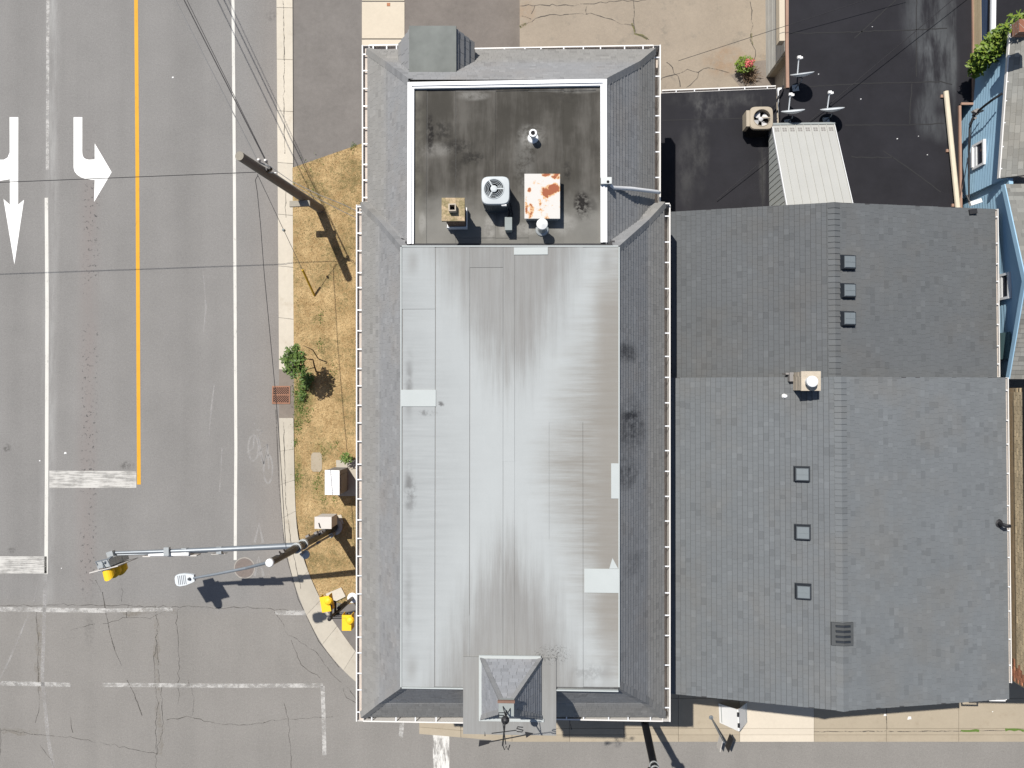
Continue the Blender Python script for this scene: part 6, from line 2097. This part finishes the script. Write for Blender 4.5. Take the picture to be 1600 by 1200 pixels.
b = MB(); b.prism([P(509, 928, .13), P(533, 918, .13), P(540, 932, .13), P(516, 944, .13)], .08); tag(b.build('concrete_slab', M['kerb'], base=P(524, 930, .05)), 'small tilted white concrete slab by the yellow pedestrian signals', 'slab')

# pedestrian signal post
pb0, pt0 = P(551, 934, .09), P(515, 967, 2.75)
pd = thing('pedestrian_signal', 'black pedestrian signal post with two yellow signal heads near the corner', 'pedestrian signal', pb0)
pz = lambda z: pb0 + (pt0 - pb0) * ((z - .09) / (2.75 - .09))
b = MB(); b.tube([pz(z) for z in (.09, 1, 2, 2.75)], .065, 14); b.build('post', M['black_gloss'], pd)
b = MB(); b.lathe(pb0, [(.19, 0), (.19, .03), (.12, .06)], 18); b.build('base_flange', M['white'], pd)
b = MB(); b.lathe(pt0, [(.07, -.02), (.07, .03), (.02, .06)], 14); b.build('post_cap', M['black'], pd)
b = MB(); b.tube([pz(1.9) + Vector((.03, .09, 0)), pz(1.9) + Vector((.05, .12, .0)), pz(1.2) + Vector((.06, .1, 0))], .07, 8); b.build('push_button', M['black'], pd)
for (hx_, hy_, dirv, rz_) in ((512, 946, Vector((0, .5, 0)), .18), (544, 975, Vector((.6, .05, 0)), 0.0)):
    hc_ = P(hx_, hy_, 2.45)
    for zz in (2.15, 2.6):
        b = MB(); a = pz(zz); tgt = Vector((hc_.x + (.1 if rz_ else -.02), hc_.y + (.05 if rz_ else .08), zz))
        k = Vector((a.x, tgt.y, zz)) if rz_ else Vector((tgt.x, a.y, zz))
        b.tube([a, k, tgt] if (k - tgt).length > .03 else [a, tgt], .042, 8); b.build('bracket', M['black'], pd)
    b = MB(); b.box(hc_, (.31, .31, .40), rz_); hd_ = b.build('signal_head', M['yellow'], pd)
    m_ = Matrix.Rotation(rz_, 3, 'Z')
    b = MB()
    for s in (-1, 1):
        b.obox(hc_ + m_ @ Vector((s * .15 - .01, .155, -.17)), m_ @ Vector((.02, 0, 0)), m_ @ Vector((0, .2, 0)), up * .34)
    b.obox(hc_ + m_ @ Vector((-.16, .155, .17)), m_ @ Vector((.32, 0, 0)), m_ @ Vector((0, .2, 0)), up * .02)
    b.build('visor', M['yellow'], hd_)
    b = MB(); b.obox(hc_ + m_ @ Vector((-.13, .156, -.15)), m_ @ Vector((.26, 0, 0)), m_ @ Vector((0, .01, 0)), up * .3); b.build('lens', M['void'], hd_)
    b = MB(); b.lathe(hc_ + m_ @ Vector((.14, .2, .21)), [(.13, 0), (.14, .05), (.10, .11), (.03, .14)], 10); b.build('mount_dome', M['yellow'], hd_)

# catch basin grate
gr = thing('drain_grate', 'rusty slotted catch basin grate in the gutter beside the sapling', 'drain grate', P(439, 617, .004))
gq = [P(425, 631, .03), P(453, 631, .03), P(453, 603, .03), P(425, 603, .03)]
b = MB(); b.prism([p - up * .012 for p in gq], .006); b.build('pit', M['void'], gr)
gx0, gx1, gy0, gy1 = gq[0].x, gq[1].x, gq[0].y, gq[2].y
b = MB(); w = .05
b.obox((gx0, gy0, .0), (gx1 - gx0, 0, 0), (0, w, 0), (0, 0, .032)); b.obox((gx0, gy1 - w, .0), (gx1 - gx0, 0, 0), (0, w, 0), (0, 0, .032))
b.obox((gx0, gy0 + w, .0), (w, 0, 0), (0, gy1 - gy0 - 2 * w, 0), (0, 0, .032)); b.obox((gx1 - w, gy0 + w, .0), (w, 0, 0), (0, gy1 - gy0 - 2 * w, 0), (0, 0, .032))
b.obox((gx0 + w, (gy0 + gy1) / 2 - .02, .0), (gx1 - gx0 - 2 * w, 0, 0), (0, .04, 0), (0, 0, .030))
b.build('frame', M['grate_rust'], gr)
gm = (gy0 + gy1) / 2
for half, s in ((0, 1), (1, -1)):
    for k in range(-2, 8):
        x = gx0 + w + k * .075
        ya, yb = (gy0 + w, gm - .02) if half == 0 else (gm + .02, gy1 - w)
        H = yb - ya
        xa, xb = (x, x + H * 0.9) if s > 0 else (x + H * .9, x)
        ts = [0, 1]
        def cl(t): return xa + (xb - xa) * t
        lo_t, hi_t = 0, 1
        # clip to the frame
        xmn, xmx = gx0 + w, gx1 - w - .03
        tt_ = [t / 20 for t in range(21) if xmn <= cl(t / 20) <= xmx]
        if len(tt_) < 3: continue
        t0_, t1_ = tt_[0], tt_[-1]
        b = MB(); b.obox((cl(t0_), ya + H * t0_, .006), (.032, 0, 0), (cl(t1_) - cl(t0_), H * (t1_ - t0_), 0), (0, 0, .020)); b.build('bar', M['grate_rust'], gr)
# manhole
mh = thing('manhole_cover', 'round rusty manhole cover in the road under the street light arm', 'manhole cover', P(382, 887, 0))
c = P(382, 887.5, 0)
b = MB(); n = 32
ro, ri = .40, .36
vs = [c + Vector((r * math.cos(2 * math.pi * k / n), r * math.sin(2 * math.pi * k / n), .006)) for r in (ro, ri) for k in range(n)]
b.raw(vs, [(k, (k + 1) % n, n + (k + 1) % n, n + k) for k in range(n)]); b.build('ring', simple('pale_iron_ring', (0.27, 0.25, 0.225)), mh)
b = MB(); b.lathe(c, [(.355, .001), (.355, .005)], 32); b.build('lid', simple('worn_iron_lid', (0.155, 0.132, 0.12), 0.8, 0.2, 10), mh)
b = MB()
for i in range(-8, 9):
    for j in range(-8, 9):
        if (i * i + j * j) * .04 ** 2 < .32 ** 2:
            b.obox(c + Vector((i * .04 - .011, j * .04 - .011, .005)), (.022, 0, 0), (0, .022, 0), (0, 0, .005))
b.build('tread_studs', simple('iron_studs', (0.185, 0.15, 0.13), 0.8, 0.2, 10), mh, kind='stuff')

# sandwich board
s0, s1, s2, s3 = P(1124.5, 1099, .95), P(1125, 1128, .95), P(1153, 1142, .95), P(1155, 1110, .95)
board = thing('sandwich_board', 'white folding sandwich board standing open on the pale sidewalk', 'sandwich board', P(1140, 1118, .12))
rt_, rb_ = P(1152.5, 1108.5, 1.02), P(1154.5, 1142.5, 1.02)
la, lb = P(1123.5, 1099, .12), P(1125, 1129, .12)
ra, rb2 = P(1166, 1098, .12), P(1167, 1128, .12)
def panel(b, a, c, d, e, th):
    n_ = (c - a).cross(e - a).normalized() * th
    b.frustum([a, c, d, e], [a + n_, c + n_, d + n_, e + n_])
for (a, c) in ((la, lb), (ra, rb2)):
    b = MB(); panel(b, a, c, rb_, rt_, .02 if a is la else -.02); pnl = b.build('panel', M['white'], board)
    nrm = (c - a).cross(rt_ - a).normalized()
    if nrm.z < 0: nrm = -nrm
    b = MB()
    e_up = ((rt_ + rb_) / 2 - (a + c) / 2)
    off = nrm * .022
    b.obox(a + e_up * .12 + (c - a) * .06 + off, (c - a) * .88, e_up * .03, nrm * .006)
    b.build('grip_slot', M['box_grey'], pnl)
b = MB()
for t in (.22, .72):
    c = rt_.lerp(rb_, t); b.box(c + up * .03, (.07, .14, .05))
b.build('hinge', M['black'], board)
# sign post on the sidewalk
p0, p1 = P(1111, 1121, .12), P(1131, 1160, 1.95)
sp = thing('sign_post', 'thin dark post with small angled signs standing at the sidewalk edge', 'sign post', p0)
b = MB(); b.tube([p0, p1], .028, 8); b.build('post', M['steel_dark'], sp)
b = MB(); c = p1 + Vector((.12, -.02, .05)); b.obox(c + Vector((-.02, -.22, -.3)), (.16, .42, 0), (.02, -.008, 0), (0, 0, .42)); b.build('dark_plate', M['black'], sp)
b = MB(); c = p1 + Vector((-.1, -.05, .0)); b.obox(c + Vector((-.05, -.22, -.3)), (.09, .36, 0), (-.015, .004, 0), (0, 0, .42)); b.build('pale_plate', M['cabinet'], sp)
b = MB(); b.lathe(p0, [(.08, 0), (.07, .03)], 12); b.build('foot', M['steel_dark'], sp)
# street lamp pole at the bottom
l0, l1 = P(998, 1085, .12), P(1036, 1262, 7.2)
lp = thing('lamp_pole', 'thick black street pole with steel bands below the building corner', 'street pole', l0)
lt = lambda t: l0 + (l1 - l0) * t
b = MB(); b.tube([lt(k / 8) for k in range(9)], [.13 - .02 * k / 8 for k in range(9)], 16); b.build('pole', M['black_gloss'], lp)
b = MB()
for t in (.70, .735):
    c = lt(t); b.lathe(c, [(.137, -.02), (.137, .02)], 16)
b.build('band', M['galv'], lp)
c = lt(.76)
for o_, z_ in (((.14, .02, 0), (.1, .12, .25)), ((-.14, -.02, -.2), (.08, .1, .15))):
    b = MB(); b.box(c + Vector(o_), z_); b.build('bracket', M['black'], lp)
b = MB(); b.lathe(l0, [(.22, 0), (.22, .15), (.15, .3)], 16); b.build('base', M['black_gloss'], lp)
# stray bits on pavements
b = MB()
for (px, py, z, s) in ((1383, 1117, .12, .05), (1421, 1122, .12, .07), (270, 121, 0, .04), (62, 720, 0, .03), (102, 708, 0, .05), (96, 888, 0, .02), (1551, 1112, .12, .02)):
    p = P(px, py, z); b.frustum([p + Vector((a * s, c * s * .8, 0)) for a, c in ((-1, -1), (1, -.7), (.8, 1), (-.6, .9))], [p + Vector((a * s * .5, c * s * .5, s * .3)) for a, c in ((-1, -1), (1, -.7), (.8, 1), (-.6, .9))])
b.build('litter', M['white'], kind='stuff')
# square drain in the pale path
b = MB(); b.box(P(607, 7, .036), (.12, .12, .012)); b.build('path_drain', M['rust'], pth)
